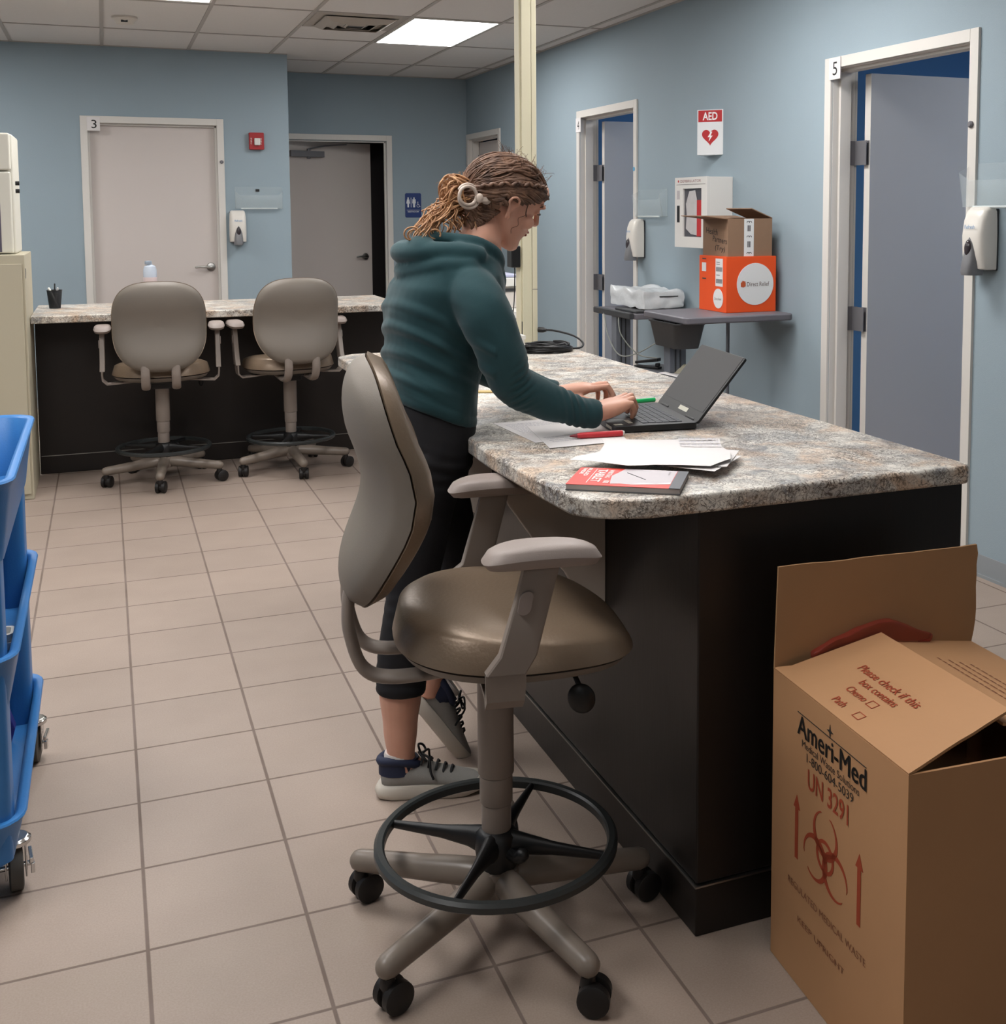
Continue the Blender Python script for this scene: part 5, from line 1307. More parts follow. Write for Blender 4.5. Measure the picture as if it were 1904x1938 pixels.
PX = .004
wm = thing('person', 'woman with clipped-up wavy brown hair in a dark teal hoodie leaning over the island, typing', 'person', (.68, 2.8, 0))
hO = Vector((.941, 2.79, 1.499)); hp_, hh, hrl = math.radians(29), math.radians(5), math.radians(17)
hf = Vector((math.cos(hh) * math.cos(hp_), math.sin(hh) * math.cos(hp_), -math.sin(hp_)))
hu0 = Vector((math.cos(hh) * math.sin(hp_), math.sin(hh) * math.sin(hp_), math.cos(hp_)))
hl0 = hu0.cross(hf)
hl = hl0 * math.cos(hrl) + hu0 * math.sin(hrl); hu = hu0 * math.cos(hrl) - hl0 * math.sin(hrl)
HM = basis(hO, hf, hl, hu)
HR = HM.to_3x3()
b = MB()
secs = [(-.114, .084, .045, .016), (-.106, .092, .028, .028), (-.092, .094, .004, .040), (-.074, .088, -.022, .053), (-.056, .0915, -.045, .060), (-.038, .0915, -.070, .065), (-.015, .084, -.088, .068),
        (.005, .081, -.098, .071), (.024, .088, -.098, .070), (.042, .087, -.096, .067), (.058, .076, -.088, .060), (.074, .052, -.072, .050), (.086, .024, -.050, .034), (.091, .0, -.030, .016)]
rings = []
for z, xf, xb, w_ in secs:
    r = []
    xm = xb + (xf - xb) * .48
    for k in range(40):
        t = 2 * math.pi * k / 40; c, s_ = math.cos(t), math.sin(t)
        x = xm + (xf - xm) * c if c > 0 else xm + (xm - xb) * c
        e = .86 if c > 0 else .95
        r.append((x, w_ * math.copysign(abs(s_) ** e, s_), z))
    rings.append(r)
b.loft(rings, M=HM)
def hE(c, r, R=None): b.ell(HM @ Vector(c), (1, 1, 1), 20, 12, R=HR @ (R if R is not None else Matrix.Identity(3)) @ Matrix(((r[0], 0, 0), (0, r[1], 0), (0, 0, r[2]))))
b.tube([HM @ Vector(p) for p in ((.080, 0, .030), (.089, 0, .012), (.098, 0, -.006), (.105, 0, -.019), (.100, 0, -.027))], [.0060, .0066, .0076, .0086, .0075], 14)
for s in (-1, 1):
    hE((.092, s * .0105, -.024), (.010, .0062, .0062)); hE((.082, s * .030, .029), (.009, .021, .007)); hE((.060, s * .043, -.024), (.024, .020, .020))
    hE((.0755, s * .031, .010), (.010, .014, .0085))
hE((.089, 0, -.0475), (.008, .023, .0055)); hE((.087, 0, -.0585), (.0085, .019, .0065)); hE((.083, 0, -.098), (.013, .019, .013)); hE((.070, 0, .050), (.016, .048, .030))
# ears
for s in (-1, 1):
    e = [(-.012 + .0, s * .073, -.036), (-.002, s * .077, -.034), (-.012, s * .084, -.012), (-.021, s * .088, .004), (-.014, s * .089, .018), (.001, s * .085, .017), (.009, s * .077, .003)]
    b.tube([HM @ p for p in spline([e[1], e[2], e[3], e[4], e[5], e[6]], 5)], .0042, 8, roundcap=True)
    hE((-.004, s * .074, -.004), (.014, .006, .019)); hE((.000, s * .0760, -.033), (.0075, .0045, .0085))
# neck and trunk
nb = Vector((.812 + PX, 2.79, 1.335))
b.tube([HM @ Vector((-.022, 0, -.03)), HM @ Vector((-.028, 0, -.070)), (.872, 2.79, 1.395), nb, (.79 + PX, 2.79, 1.27)], [.056, .054, .053, .056, .07], 24)
b.tube([HM @ Vector((.055, 0, -.085)), HM @ Vector((.01, 0, -.10)), (.875 + PX, 2.79, 1.36)], [.022, .040, .048], 20)
def ringl(b, rows, n=36, rexp=.85):
    R = []
    for xc, yc, zc, a, w_, sl in rows:
        r = []
        for k in range(n):
            t = 2 * math.pi * k / n; c, s_ = math.cos(t), math.sin(t)
            x = a * math.copysign(abs(c) ** rexp, c); y = w_ * math.copysign(abs(s_) ** rexp, s_)
            r.append((xc + PX + x, yc + y, zc + sl * x))
        R.append(r)
    b.loft(R)
ringl(b, [(.74, 2.82, .86, .085, .14, 0), (.74, 2.82, 1.0, .095, .135, -.3), (.752, 2.81, 1.12, .105, .13, -.25), (.775, 2.80, 1.24, .10, .14, -.15), (.80, 2.79, 1.31, .075, .13, -.1), (.815, 2.79, 1.35, .05, .06, 0)])
AR = [(.800 + PX, 2.690, 1.265), (.822 + PX, 2.625, 1.21), (.862, 2.596, 1.12), (.888, 2.600, 1.055), (.965, 2.603, 1.012), (1.045, 2.606, .980), (1.100, 2.609, .964)]
AL = [(.830 + PX, 2.900, 1.265), (.862 + PX, 2.975, 1.21), (.905, 3.02, 1.12), (.935, 3.03, 1.055), (1.005, 2.995, 1.012), (1.08, 2.96, .980), (1.125, 2.94, .965)]
stube(b, AR, [.042, .040, .036, .034, .034, .027, .0235]); stube(b, AL, [.042, .040, .036, .034, .034, .027, .0235])
def hand(b, wrist, prev, mcp, fingers, thumb):
    W0 = Vector(wrist); M0 = sum((Vector(f[0]) for f in fingers), Vector()) / 4
    d = (M0 - W0).normalized(); side = (Vector(fingers[-1][0]) - Vector(fingers[0][0])).normalized(); side = (side - d * side.dot(d)).normalized(); nrm = d.cross(side)
    R = []
    for t, hw, ht in ((-.02, .025, .022), (0.12, .026, .021), (.35, .033, .021), (.6, .039, .020), (.85, .040, .017), (1.0, .0385, .0135), (1.06, .035, .010)):
        c = W0 + (M0 - W0) * t; R.append([c + side * hw * math.copysign(abs(math.cos(a)) ** .8, math.cos(a)) + nrm * ht * math.copysign(abs(math.sin(a)) ** .8, math.sin(a)) for a in (2 * math.pi * k / 24 for k in range(24))])
    b.loft(R)
    for f, r in zip(fingers, (.0080, .0088, .0092, .0090)):
        P = [Vector(p) for p in f]; root = P[0] - (P[0] - W0).normalized() * .025
        b.tube([root, P[0], (P[0] + P[1]) / 2, P[1], (P[1] + P[2]) / 2, P[2], P[3]], [r * 1.15, r * 1.18, r * .98, r * 1.05, r * .92, r * .95, r * .82], 12, roundcap=True)
    T = [Vector(p) for p in thumb]
    b.tube([T[0], T[1], (T[1] + T[2]) / 2, T[2], T[3]], [.0135, .0115, .0095, .0100, .0078], 12, roundcap=True)
FR = [[(1.180, 2.609, .976), (1.207, 2.613, .984), (1.217, 2.620, .965), (1.213, 2.625, .947)],
      [(1.190, 2.630, .983), (1.222, 2.640, .991), (1.234, 2.648, .968), (1.230, 2.652, .947)],
      [(1.195, 2.652, .986), (1.230, 2.667, .994), (1.243, 2.676, .970), (1.239, 2.680, .947)],
      [(1.193, 2.674, .985), (1.227, 2.694, .991), (1.239, 2.703, .968), (1.237, 2.706, .947)]]
hand(b, (1.105, 2.610, .964), None, None, FR, [(1.128, 2.636, .962), (1.152, 2.676, .957), (1.180, 2.702, .951), (1.200, 2.714, .946)])
FL = [[(1.206, 2.936, .976), (1.236, 2.927, .984), (1.247, 2.922, .965), (1.244, 2.918, .947)],
      [(1.214, 2.914, .983), (1.248, 2.903, .991), (1.261, 2.897, .968), (1.257, 2.893, .947)],
      [(1.217, 2.891, .987), (1.252, 2.878, .994), (1.265, 2.872, .970), (1.261, 2.868, .947)],
      [(1.212, 2.868, .985), (1.246, 2.852, .991), (1.258, 2.845, .968), (1.255, 2.842, .947)]]
hand(b, (1.128, 2.938, .965), None, None, FL, [(1.150, 2.912, .962), (1.176, 2.872, .957), (1.204, 2.850, .951), (1.222, 2.840, .946)])
# legs
LR = [(.725, 2.74, .88), (.70, 2.748, .70), (.668, 2.758, .50), (.648, 2.770, .36), (.645, 2.772, .27), (.644, 2.776, .18), (.645, 2.777, .10), (.650, 2.776, .065)]
LL = [(.755, 2.90, .88), (.80, 2.925, .70), (.845, 2.950, .52), (.815, 2.958, .38), (.79, 2.958, .29), (.770, 2.957, .22), (.762, 2.955, .17)]
stube(b, LR, [.075, .062, .050, .053, .053, .043, .034, .033], 22); stube(b, LL, [.075, .062, .050, .053, .050, .040, .034], 22)
b.tube([(.652, 2.775, .08), (.69, 2.768, .060)], [.03, .026], 14); b.tube([(.762, 2.955, .18), (.775, 2.953, .14)], [.028, .024], 14)
body = fuse(b, 'body', M_SKIN, wm, voxel=.0034, smooth_it=3)

# face details
M_EYEW = mat('eye_white', '#d8d2cc', .2); M_LASH = mat('lash_brown', '#3b2a22', .6); M_LIP = mat('lip_pink', '#a9605a', .45)
for s in (-1, 1):
    e = MB(); e.ell(HM @ Vector((.0800, s * .031, .0075)), (.0062, .0085, .0045)); ey_ = e.build('eye', M_EYEW, wm, world=True)
    e = MB(); e.ell(HM @ Vector((.0845, s * .031, .0055)), (.003, .0035, .0030)); e.build('iris', M_LASH, ey_, world=False) if False else None
    e = MB(); e.tube([HM @ Vector(p) for p in ((.084, s * .019, .0095), (.0895, s * .027, .0095), (.0870, s * .037, .0085), (.077, s * .045, .006))], [.0010, .0018, .0018, .0008], 6); e.build('eyelashes', M_LASH, wm, world=True)
    e = MB(); e.tube([HM @ Vector(p) for p in ((.0895, s * .014, .030), (.0890, s * .027, .0335), (.0815, s * .042, .032), (.070, s * .053, .026))], [.0018, .0026, .0022, .001], 6); e.build('eyebrow', M_LASH, wm, world=True)
e = MB(); e.ell(HM @ Vector((.0945, 0, -.0475)), (1, 1, 1), R=HR @ Matrix(((.0035, 0, 0), (0, .020, 0), (0, 0, .0042)))); e.ell(HM @ Vector((.0935, 0, -.0565)), (1, 1, 1), R=HR @ Matrix(((.004, 0, 0), (0, .018, 0), (0, 0, .005)))); e.build('lips', M_LIP, wm, world=True)

# leggings
b = MB()
ringl(b, [(.738, 2.82, 1.01, .098, .15, -.35), (.738, 2.82, .96, .108, .163, -.2), (.735, 2.82, .90, .104, .170, 0), (.735, 2.82, .85, .10, .168, 0), (.735, 2.82, .80, .08, .150, 0)])
stube(b, [(.72 , 2.738, .88), (.71, 2.742, .80), (.695, 2.748, .70), (.668, 2.758, .50), (.650, 2.768, .36), (.646, 2.771, .272)], [.088, .084, .075, .060, .062, .061], 26)
stube(b, [(.75, 2.90, .88), (.775, 2.91, .80), (.80, 2.925, .70), (.845, 2.950, .52), (.815, 2.958, .38), (.797, 2.958, .31)], [.088, .084, .075, .060, .060, .058], 26)
b.tube([(.646, 2.771, .271), (.646, 2.771, .288)], .0635, 26)
def pdef(co, no):
    z = co[:, 2]; w_ = np.exp(-((z - .5) / .06) ** 2) * .5 + np.exp(-((z - .31) / .05) ** 2) + np.exp(-((z - .84) / .06) ** 2)
    d = np.sin(z * 190 + co[:, 0] * 45 + np.sin(co[:, 1] * 60) * 1.5) * .0016 * w_
    return co + no * d[:, None]
fuse(b, 'leggings', M_PANT, wm, voxel=.006, smooth_it=5, deform=pdef)

# hoodie
b = MB()
ringl(b, [(.733, 2.82, .965, .106, .170, -.42), (.733, 2.82, .985, .112, .176, -.42), (.735, 2.818, 1.02, .112, .170, -.40), (.740, 2.815, 1.07, .112, .158, -.33), (.752, 2.81, 1.13, .122, .156, -.25), (.766, 2.805, 1.20, .140, .162, -.2), (.782, 2.80, 1.265, .138, .168, -.16),
          (.798, 2.795, 1.315, .118, .158, -.15), (.812, 2.79, 1.350, .092, .120, -.15), (.828, 2.79, 1.372, .070, .080, -.12)])
stube(b, [(.790 + PX, 2.730, 1.270), (.800 + PX, 2.672, 1.275), (.820 + PX, 2.616, 1.225), (.858, 2.594, 1.13), (.888, 2.598, 1.056), (.965, 2.602, 1.012), (1.045, 2.605, .980), (1.085, 2.607, .968)], [.050, .066, .065, .058, .052, .0475, .0395, .0345], 28)
stube(b, [(.83 + PX, 2.885, 1.285), (.830 + PX, 2.925, 1.292), (.862 + PX, 2.985, 1.23), (.902, 3.02, 1.13), (.935, 3.032, 1.056), (1.005, 2.997, 1.012), (1.08, 2.962, .980), (1.110, 2.947, .968)], [.062, .070, .066, .058, .052, .0475, .0395, .0345], 28)
for P, r in (((1.075, 2.607, .970), None),): pass
b.tube([(1.068, 2.6065, .972), (1.076, 2.607, .970), (1.106, 2.609, .964), (1.112, 2.6095, .963)], [.034, .0375, .0365, .034], 24)
b.tube([(1.093, 2.954, .975), (1.101, 2.951, .972), (1.127, 2.939, .965), (1.132, 2.937, .964)], [.034, .0375, .0365, .034], 24)
# hood: collar roll, bag and folds
def R3(ax, a): return Matrix.Rotation(a, 3, ax)
col_ = spline([(.905 + PX, 2.765, 1.322), (.898 + PX, 2.738, 1.345), (.868 + PX, 2.712, 1.372), (.815 + PX, 2.708, 1.392), (.755 + PX, 2.735, 1.400), (.728 + PX, 2.79, 1.402), (.755 + PX, 2.85, 1.400), (.815 + PX, 2.872, 1.392), (.868 + PX, 2.868, 1.372), (.898 + PX, 2.842, 1.345), (.905 + PX, 2.815, 1.322)], 5)
b.tube(col_, .0165, 12, roundcap=True)
col2 = spline([(.885 + PX, 2.725, 1.318), (.845 + PX, 2.690, 1.350), (.78 + PX, 2.682, 1.365), (.70 + PX, 2.715, 1.368), (.665 + PX, 2.79, 1.365), (.70 + PX, 2.87, 1.368), (.78 + PX, 2.90, 1.365), (.845 + PX, 2.892, 1.350), (.885 + PX, 2.86, 1.318)], 5)
b.tube(col2, [.014] * 6 + [.026] * (len(col2) - 12) + [.014] * 6, 14, roundcap=True)
col3 = spline([(.80 + PX, 2.665, 1.335), (.735 + PX, 2.678, 1.335), (.690 + PX, 2.73, 1.322), (.672 + PX, 2.79, 1.315), (.690 + PX, 2.86, 1.322), (.735 + PX, 2.90, 1.335)], 5)
b.tube(col3, .023, 14, roundcap=True)
b.ell((.725 + PX, 2.79, 1.350), (.058, .095, .040), R=R3('Y', -.25))
b.ell((.70 + PX, 2.745, 1.385), (.034, .05, .022), R=R3('Y', -.2))
stube(b, [(.868 + PX, 2.700, 1.335), (.815 + PX, 2.678, 1.338), (.755 + PX, 2.682, 1.325), (.712 + PX, 2.700, 1.300), (.690 + PX, 2.735, 1.288)], [.010, .016, .020, .020, .016], 14, roundcap=True)
stube(b, [(.84 + PX, 2.688, 1.365), (.77 + PX, 2.690, 1.382), (.72 + PX, 2.715, 1.352), (.695 + PX, 2.76, 1.325)], [.008, .012, .015, .012], 12, roundcap=True)
b.tube([(.908 + PX, 2.775, 1.335), (.918 + PX, 2.78, 1.29), (.915 + PX, 2.79, 1.24)], [.013, .014, .012], 10, roundcap=True)
def hdef(co, no):
    x, y, z = co[:, 0], co[:, 1], co[:, 2]
    # soft drag folds across the lower back and flank
    back = np.clip((.80 - x) / .10, 0, 1) * np.clip((1.27 - z) / .06, 0, 1) * np.clip((z - .99) / .05, 0, 1)
    ph = z * 105 + (x - .7) * 42 + np.sin(x * 21 + y * 13) * 1.3
    d = (np.clip(np.sin(ph), -.3, 1)) * .0058 * back
    side = np.clip((2.74 - y) / .05, 0, 1) * np.clip((1.20 - z) / .05, 0, 1) * np.clip((z - 1.0) / .04, 0, 1) * (x < .83)
    d += np.clip(np.sin(z * 120 + (x - .7) * 75), -.2, 1) * .0042 * side
    # elbow and cuff folds
    arm = (y < 2.67) * (x > .84)
    el = arm * np.exp(-((x - .90) / .03) ** 2) * np.exp(-((z - 1.06) / .06) ** 2)
    d += np.sin((x * .6 - z) * 330) * .0024 * el
    cu_ = arm * np.exp(-((x - 1.04) / .035) ** 2)
    d += np.sin(x * 330 + z * 60) * .0020 * cu_
    # armhole seam
    sh = 0 * (y < 2.72) * np.exp(-(((x - (.742 + .28 * (1.33 - z) * 0 + .05 * np.clip((z - 1.2) / .12, 0, 1))) / .0035) ** 2)) * (z > 1.14) * (z < 1.34)
    d -= sh * .0022
    # hem rib
    hem = np.exp(-(((z + .42 * (x - .724)) - 1.005) / .004) ** 2)
    d -= hem * .002 * (x < .90) * (z < 1.1)
    d += .0012 * np.sin(x * 60 + y * 40) * np.sin(z * 55 + y * 30)
    co = co + no * d[:, None]
    lo = (co[:, 0] > .80) & (co[:, 2] < .9215); co[lo, 2] = .9215
    return co
fuse(b, 'hoodie', M_HOOD, wm, voxel=.0046, smooth_it=10, deform=hdef)

# shoes
M_SHU = mat('shoe_grey_mesh', '#8d8a86', .75, nz=.06, nscale=80, bump=.4, bscale=700); M_SOLE = mat('shoe_sole_white', '#c4bcb0', .6, nz=.05, nscale=20); M_NAVYC = mat('shoe_collar_navy', '#1f2740', .7); M_LACE = mat('black_lace', '#141416', .7); M_SOCK = mat('sock_white', '#cfc8c4', .8)
def shoe(M):
    L = .272
    rows = [(.004, .018, .030, .070), (.02, .030, .026, .088), (.05, .034, .025, .094), (.085, .035, .025, .092), (.12, .038, .025, .080), (.155, .043, .025, .066), (.19, .045, .024, .054), (.225, .042, .022, .044), (.252, .033, .020, .036), (.268, .016, .020, .030)]
    b = MB(); R = []
    for x, w_, z0, z1 in rows:
        n = 24; r = []
        for k in range(n):
            a = 2 * math.pi * k / n; c, s_ = math.cos(a), math.sin(a)
            zz = (z0 + z1) / 2 + (z1 - z0) / 2 * math.copysign(abs(s_) ** .75, s_); ww = w_ * (1 - .28 * max(0, s_)) * math.copysign(abs(c) ** .75, c)
            r.append((x, ww, zz))
        R.append(r)
    b.loft(R, M=M); sh = b.build('shoe', M_SHU, wm, world=True, smooth=70, sub=1)
    b = MB(); 
    out = [(-.008, 0), (-.002, .024), (.03, .037), (.08, .038), (.13, .042), (.18, .049), (.22, .047), (.252, .036), (.272, .018), (.278, 0)]
    loop = out + [(x, -y) for x, y in out[-2:0:-1]]
    sc_ = lambda f, z: [(.135 + (x - .135) * f, y * f, z + (.012 * max(0, (x - .2) / .07) ** 2 if z < .02 else 0)) for x, y in loop]
    b.loft([sc_(.93, .0015), sc_(.99, .006), sc_(1.02, .018), sc_(1.0, .028), sc_(.95, .036)], M=M); b.build('sole', M_SOLE, sh, world=True, smooth=70)
    b = MB(); pts = [(.052 + .048 * math.cos(2 * math.pi * k / 24), .030 * math.sin(2 * math.pi * k / 24), .092 + .008 * math.cos(2 * math.pi * k / 24 + math.pi) - .006 * math.cos(2 * math.pi * k / 12)) for k in range(24)]
    b.tube([M @ Vector(p) for p in pts], .0105, 10, closed=True)
    b.loft([[M @ Vector((.050 + .050 * math.cos(2 * math.pi * k / 24), .0345 * math.sin(2 * math.pi * k / 24), z)) for k in range(24)] for z in (.060, .098)])
    b.build('ankle_collar', M_NAVYC, sh, world=True, smooth=70)
    b = MB()
    for k in range(5):
        x = .105 + k * .018; z = .094 - k * .0085
        b.tube([M @ Vector(p) for p in ((x, -.024, z - .010), (x + .004, -.010, z + .001), (x + .008, .010, z + .001), (x + .012, .024, z - .010))], .0032, 6)
    for s in (-1, 1):
        b.tube([M @ Vector(p) for p in spline([(.105, 0, .102), (.10, s * .022, .116), (.112, s * .040, .106), (.118, s * .030, .096), (.108, s * .004, .102)], 5)], .003, 6)
        b.tube([M @ Vector(p) for p in spline([(.108, 0, .102), (.125, s * .026, .100), (.128, s * .044, .075), (.135, s * .048, .055)], 5)], .003, 6)
    b.build('laces', M_LACE, sh, world=True, smooth=60)
    b = MB(); b.loft([[M @ Vector((.052 + r * math.cos(2 * math.pi * k / 24), r * .92 * math.sin(2 * math.pi * k / 24), z)) for k in range(24)] for z, r in ((.07, .036), (.108, .0385), (.114, .0365))]); b.build('sock', M_SOCK, wm, world=True, smooth=70)
shoe(Matrix.Translation((.590, 2.790, 0)) @ Matrix.Rotation(math.radians(-13), 4, 'Z'))
shoe(Matrix.Translation((.728, 2.962, .188)) @ Matrix.Rotation(math.radians(-6), 4, 'Z') @ Matrix.Rotation(math.radians(54), 4, 'Y') @ Matrix.Translation((0, 0, -.030)))

# hair
rnd = random.Random(11)
hc = Vector((-.010, 0, .008)); hr = Vector((.1115, .083, .092))
def keep(p, m_=-.018): return p.z > (.050 + (p.x - .085) * .72 if p.x > .025 else (.008 if p.x > -.016 else max(-.088, -.01 + (p.x + .012) * 1.6)))
bm = bmesh.new(); bmesh.ops.create_uvsphere(bm, u_segments=72, v_segments=48, radius=1)
for v in bm.verts: v.co = Vector((hc.x + v.co.x * hr.x, v.co.y * hr.y, hc.z + v.co.z * hr.z))
bmesh.ops.delete(bm, geom=[v for v in bm.verts if not keep(v.co)], context='VERTS')
bmesh.ops.solidify(bm, geom=bm.faces[:], thickness=.008)
b = MB(); bm.verts.index_update(); b.add([HM @ v.co for v in bm.verts], [tuple(v.index for v in f.verts) for f in bm.faces]); bm.free()
bun = Vector((-.113, -.012, -.052))
def surf(p, off=0.0):
    q = Vector(((p.x - hc.x) / hr.x, p.y / hr.y, (p.z - hc.z) / hr.z)); L = q.length or 1; q = q / L * (1 + off)
    return Vector((hc.x + q.x * hr.x, q.y * hr.y, hc.z + q.z * hr.z))
def lock(start, r, amp, n=18, end=None, off=.03, via=None):
    end = end or (bun + Vector((rnd.uniform(-.01, .015), rnd.uniform(-.025, .025), rnd.uniform(-.02, .02))))
    ph = rnd.uniform(0, 6.28); fq = rnd.uniform(10, 16); P = []
    ty_ = start.y / .083
    if via is None:
        h = (start.z - hc.z) / .09
        s_ = 1 if start.y > 0 else -1
        zz = .020 + .065 * max(-.3, min(1, h)); yy = s_ * .083 * math.sqrt(max(.05, 1 - min(1, max(0, h)) ** 2 * .9)) if abs(start.y) > .012 else start.y
        via = Vector((-.035, yy, zz))
    for i in range(n):
        t = i / (n - 1); p = start * (1 - t) ** 2 + via * 2 * 1.25 * t * (1 - t) + end * t * t; d = p - hc
        s_ = surf(p, off + .02 * math.sin(t * 9 + ph)); k = max(0, (t - .80) / .20)
        q = s_.lerp(end, k)
        side = (end - start).cross(d).normalized()
        q = q + side * amp * math.sin(fq * t + ph) * math.sin(math.pi * min(1, t * 1.15))
        P.append(HM @ q)
    return P
for k in range(230):
    # start on the hairline, swept back
    a = rnd.uniform(-1, 1)
    y = a * .085
    t = abs(a)
    st_p = Vector((.095 - .080 * t ** 2.2, y, .054 - .040 * t ** 1.6)) + Vector((rnd.uniform(-.03, .0), 0, rnd.uniform(-.002, .012)))
    if rnd.random() < .35: st_p = Vector((rnd.uniform(-.06, .06), rnd.uniform(-.07, .07), .10))
    st_p = surf(st_p, .0)
    r0 = rnd.uniform(.0022, .0046); P = lock(st_p, r0, rnd.uniform(.003, .008), off=rnd.uniform(.01, .035))
    b.tube(P, [r0 * (.45 + .75 * math.sin(math.pi * min(1, (i + 2) / 14))) for i in range(len(P))], 6)
# hair behind the ear and nape
for k in range(60):
    s = -1 if k % 2 else 1; h = rnd.uniform(0, 1.25)
    p0_ = Vector((-.018 - .022 * h, s * (.070 - .014 * h), -.030 - .072 * h)); p2_ = bun + Vector((rnd.uniform(-.01, .02), s * .012, rnd.uniform(-.02, .015))); p1_ = Vector((-.055, s * .062, -.050 - .045 * h)); ph = rnd.uniform(0, 6.28)
    P = [HM @ (p0_ * (1 - t) ** 2 + p1_ * 2 * t * (1 - t) + p2_ * t * t + Vector((0, s * .003 * math.sin(11 * t + ph), .003 * math.sin(12 * t + ph)))) for t in np.linspace(0, 1, 12)]
    b.tube(P, [.0018] + [.0048] * 11, 6)
for k in range(26):
    s = -1 if k % 2 else 1
    st_p = surf(Vector((rnd.uniform(-.034, -.018), s * .08, rnd.uniform(-.02, .015)))); P = lock(st_p, .004, .004, off=.04)
    b.tube(P, [.0045] * len(P), 6)
for k in range(18):
    st_p = surf(Vector((rnd.uniform(-.06, -.03), rnd.uniform(-.05, .05), -.08))); P = lock(st_p, .004, .003, n=8, off=.01)
    b.tube(P, [.0042] * len(P), 6)
# braid across the side
bp_ = []
for i in range(15):
    t = i / 14; p = Vector((.055, -.050, .075)).lerp(Vector((-.085, -.060, .0)), t); bp_.append(HM @ surf(p, .10))
for i, p in enumerate(bp_):
    dirv = (bp_[min(i + 1, 14)] - bp_[max(i - 1, 0)]).normalized()
    b.ell(p, (1, 1, 1), 12, 8, R=Matrix((dirv, hl, dirv.cross(hl))).transposed() @ Matrix.Rotation(.6 if i % 2 else -.6, 3, 'Y') @ Matrix(((.010, 0, 0), (0, .006, 0), (0, 0, .0048))))
crown = b
for k in range(60):
    p = Vector((rnd.uniform(-.09, .08), rnd.uniform(-.07, .05), .1)); p = surf(p, .05); q0 = HM @ p; dq = (HM.to_3x3() @ Vector((rnd.uniform(-1, .4), rnd.uniform(-.4, .4), rnd.uniform(.0, .5)))).normalized()
    nrm_ = HR @ (p - hc).normalized(); L = rnd.uniform(.015, .035)
    b.tube([q0, q0 + dq * L * .4 + nrm_ * .006, q0 + dq * L * .8 + nrm_ * .009, q0 + dq * L + nrm_ * .004], [.0005, .0005, .0004, .0003], 4)
hair = b.build('hair', M_HAIR, wm, world=True, smooth=80)
# bun
b = MB(); bc_ = HM @ bun
for k in range(64):
    ph = rnd.uniform(0, 6.28); ax1 = Vector((rnd.uniform(-1, 1), rnd.uniform(-1, 1), rnd.uniform(-1, 1))).normalized(); ax2 = ax1.cross(Vector((.3, 1, .2))).normalized()
    R0 = rnd.uniform(.020, .036); c0 = bc_ + Vector((rnd.uniform(-.026, .006), rnd.uniform(-.018, .018), rnd.uniform(-.018, .014)))
    P = [c0 + ax1 * R0 * math.cos(ph + a) + ax2 * R0 * math.sin(ph + a) + Vector((0, 0, .004 * math.sin(a * 3 + ph))) for a in np.linspace(0, rnd.uniform(3.5, 6.0), 16)]
    b.tube(P, [rnd.uniform(.0016, .0034)] * 16, 6)
b.ell(bc_ + Vector((-.008, 0, -.002)), (.030, .026, .030)); b.build('bun', M_HAIR2, hair, world=True, smooth=80)
# loose curls
b = MB()
for k in range(95):
    s0 = bc_ + Vector((rnd.uniform(-.03, .03), rnd.uniform(-.03, .03), rnd.uniform(-.035, 0)))
    e0 = Vector((rnd.uniform(.70, .86), rnd.uniform(2.72, 2.86), rnd.uniform(1.405, 1.43)))
    if k % 3 == 0: e0 = Vector((rnd.uniform(.665, .76), rnd.uniform(2.70, 2.80), rnd.uniform(1.395, 1.415)))
    ph = rnd.uniform(0, 6.28); fq = rnd.uniform(9, 17); am = rnd.uniform(.004, .010); P = []
    for i in range(16):
        t = i / 15; p = s0.lerp(e0, t) + Vector((-.012 * math.sin(math.pi * t), 0, .010 * math.sin(math.pi * t)))
        p += Vector((math.sin(fq * t + ph), math.cos(fq * t + ph) * .8, math.cos(fq * t * .9 + ph) * .6)) * am * min(1, t * 3); P.append(p)
    b.tube(P, [rnd.uniform(.0011, .0026)] * 15 + [.0005], 5)
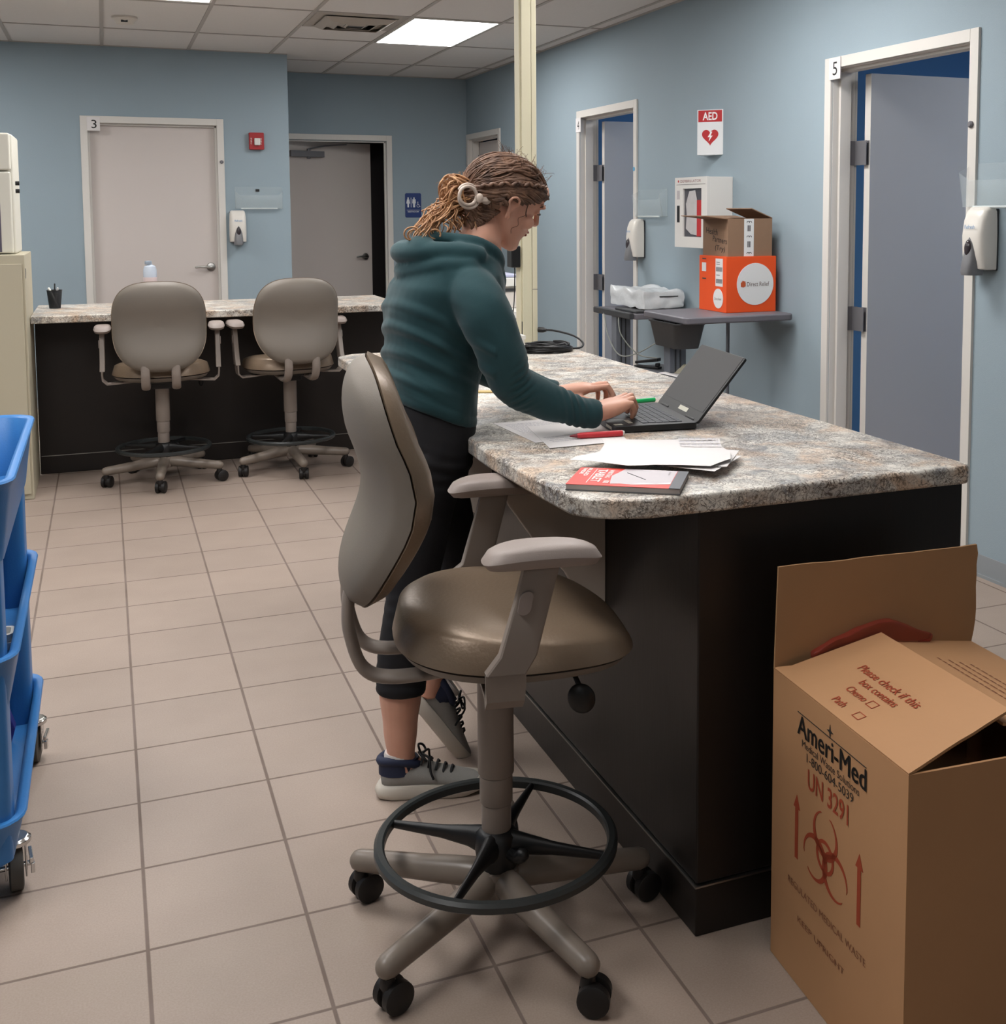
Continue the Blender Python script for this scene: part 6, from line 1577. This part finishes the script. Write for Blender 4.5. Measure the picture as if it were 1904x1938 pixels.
for (c0, r0) in (((.684, 2.735, 1.411), .020), ((.690, 2.74, 1.408), .016), ((.735, 2.72, 1.410), .014)):
    P = [Vector(c0) + Vector((r0 * math.cos(a), .006 * a / 6, r0 * .8 * math.sin(a))) for a in np.linspace(-.6, 4.9, 18)]; b.tube(P, [.0022] * 17 + [.0006], 6)
# fly-aways on the crown and bun, face strands
for k in range(26):
    a = rnd.uniform(1.2, 4.0); q0 = bc_ + Vector((math.cos(a) * .035, rnd.uniform(-.03, .02), math.sin(a) * .035)); o_ = Vector((math.cos(a), 0, math.sin(a))) * rnd.uniform(.012, .028)
    b.tube([q0, q0 + o_ * .6 + Vector((0, 0, .006)), q0 + o_ + Vector((-.004, 0, -.006))], [.0005, .0005, .0003], 4)
b.build('loose_curls', M_HAIR2, hair, world=True, smooth=80)
b = MB()
P = [HM @ Vector(p) for p in spline([(.032, -.073, .012), (.040, -.072, -.008), (.030, -.069, -.024), (.040, -.067, -.040), (.032, -.062, -.055), (.040, -.058, -.068)], 5)]
b.tube(P, [.0007] * (len(P) - 1) + [.0003], 5)
P = [HM @ Vector(p) for p in spline([(.030, -.074, .02), (.036, -.074, .0), (.046, -.070, -.012)], 5)]; b.tube(P, [.0016] * (len(P) - 1) + [.0004], 5)
b.build('face_strand', M_HAIR, hair, world=True, smooth=80)
# claw clip
b = MB(); M_CLIP = mat('clip_putty_plastic', '#c3b3a6', .35)
cp = Vector((.826, 2.718, 1.500))
tor = lambda c, rx, rz, r, a0, a1, n=26, tilt=0: b.tube([c + Vector((rx * math.cos(a), tilt * math.cos(a), rz * math.sin(a))) for a in np.linspace(a0, a1, n)], r, 10, roundcap=True)
tor(cp + Vector((-.008, 0, .002)), .0235, .0225, .0042, 0, 6.2, tilt=.006); tor(cp + Vector((-.004, .004, -.004)), .027, .024, .004, 2.6, 6.0, tilt=.006); tor(cp + Vector((-.004, .014, .012)), .024, .018, .004, .4, 2.8, tilt=.006)
b.ell(cp + Vector((.022, .002, -.004)), (.010, .006, .012)); b.ell(cp + Vector((.040, .006, -.008)), (.013, .005, .0115)); b.box(cp.x + .015, cp.x + .042, cp.y - .001, cp.y + .007, cp.z - .012, cp.z - .001)
b.build('claw_clip', M_CLIP, hair, world=True, smooth=60)['label'] = 'putty coloured claw clip'
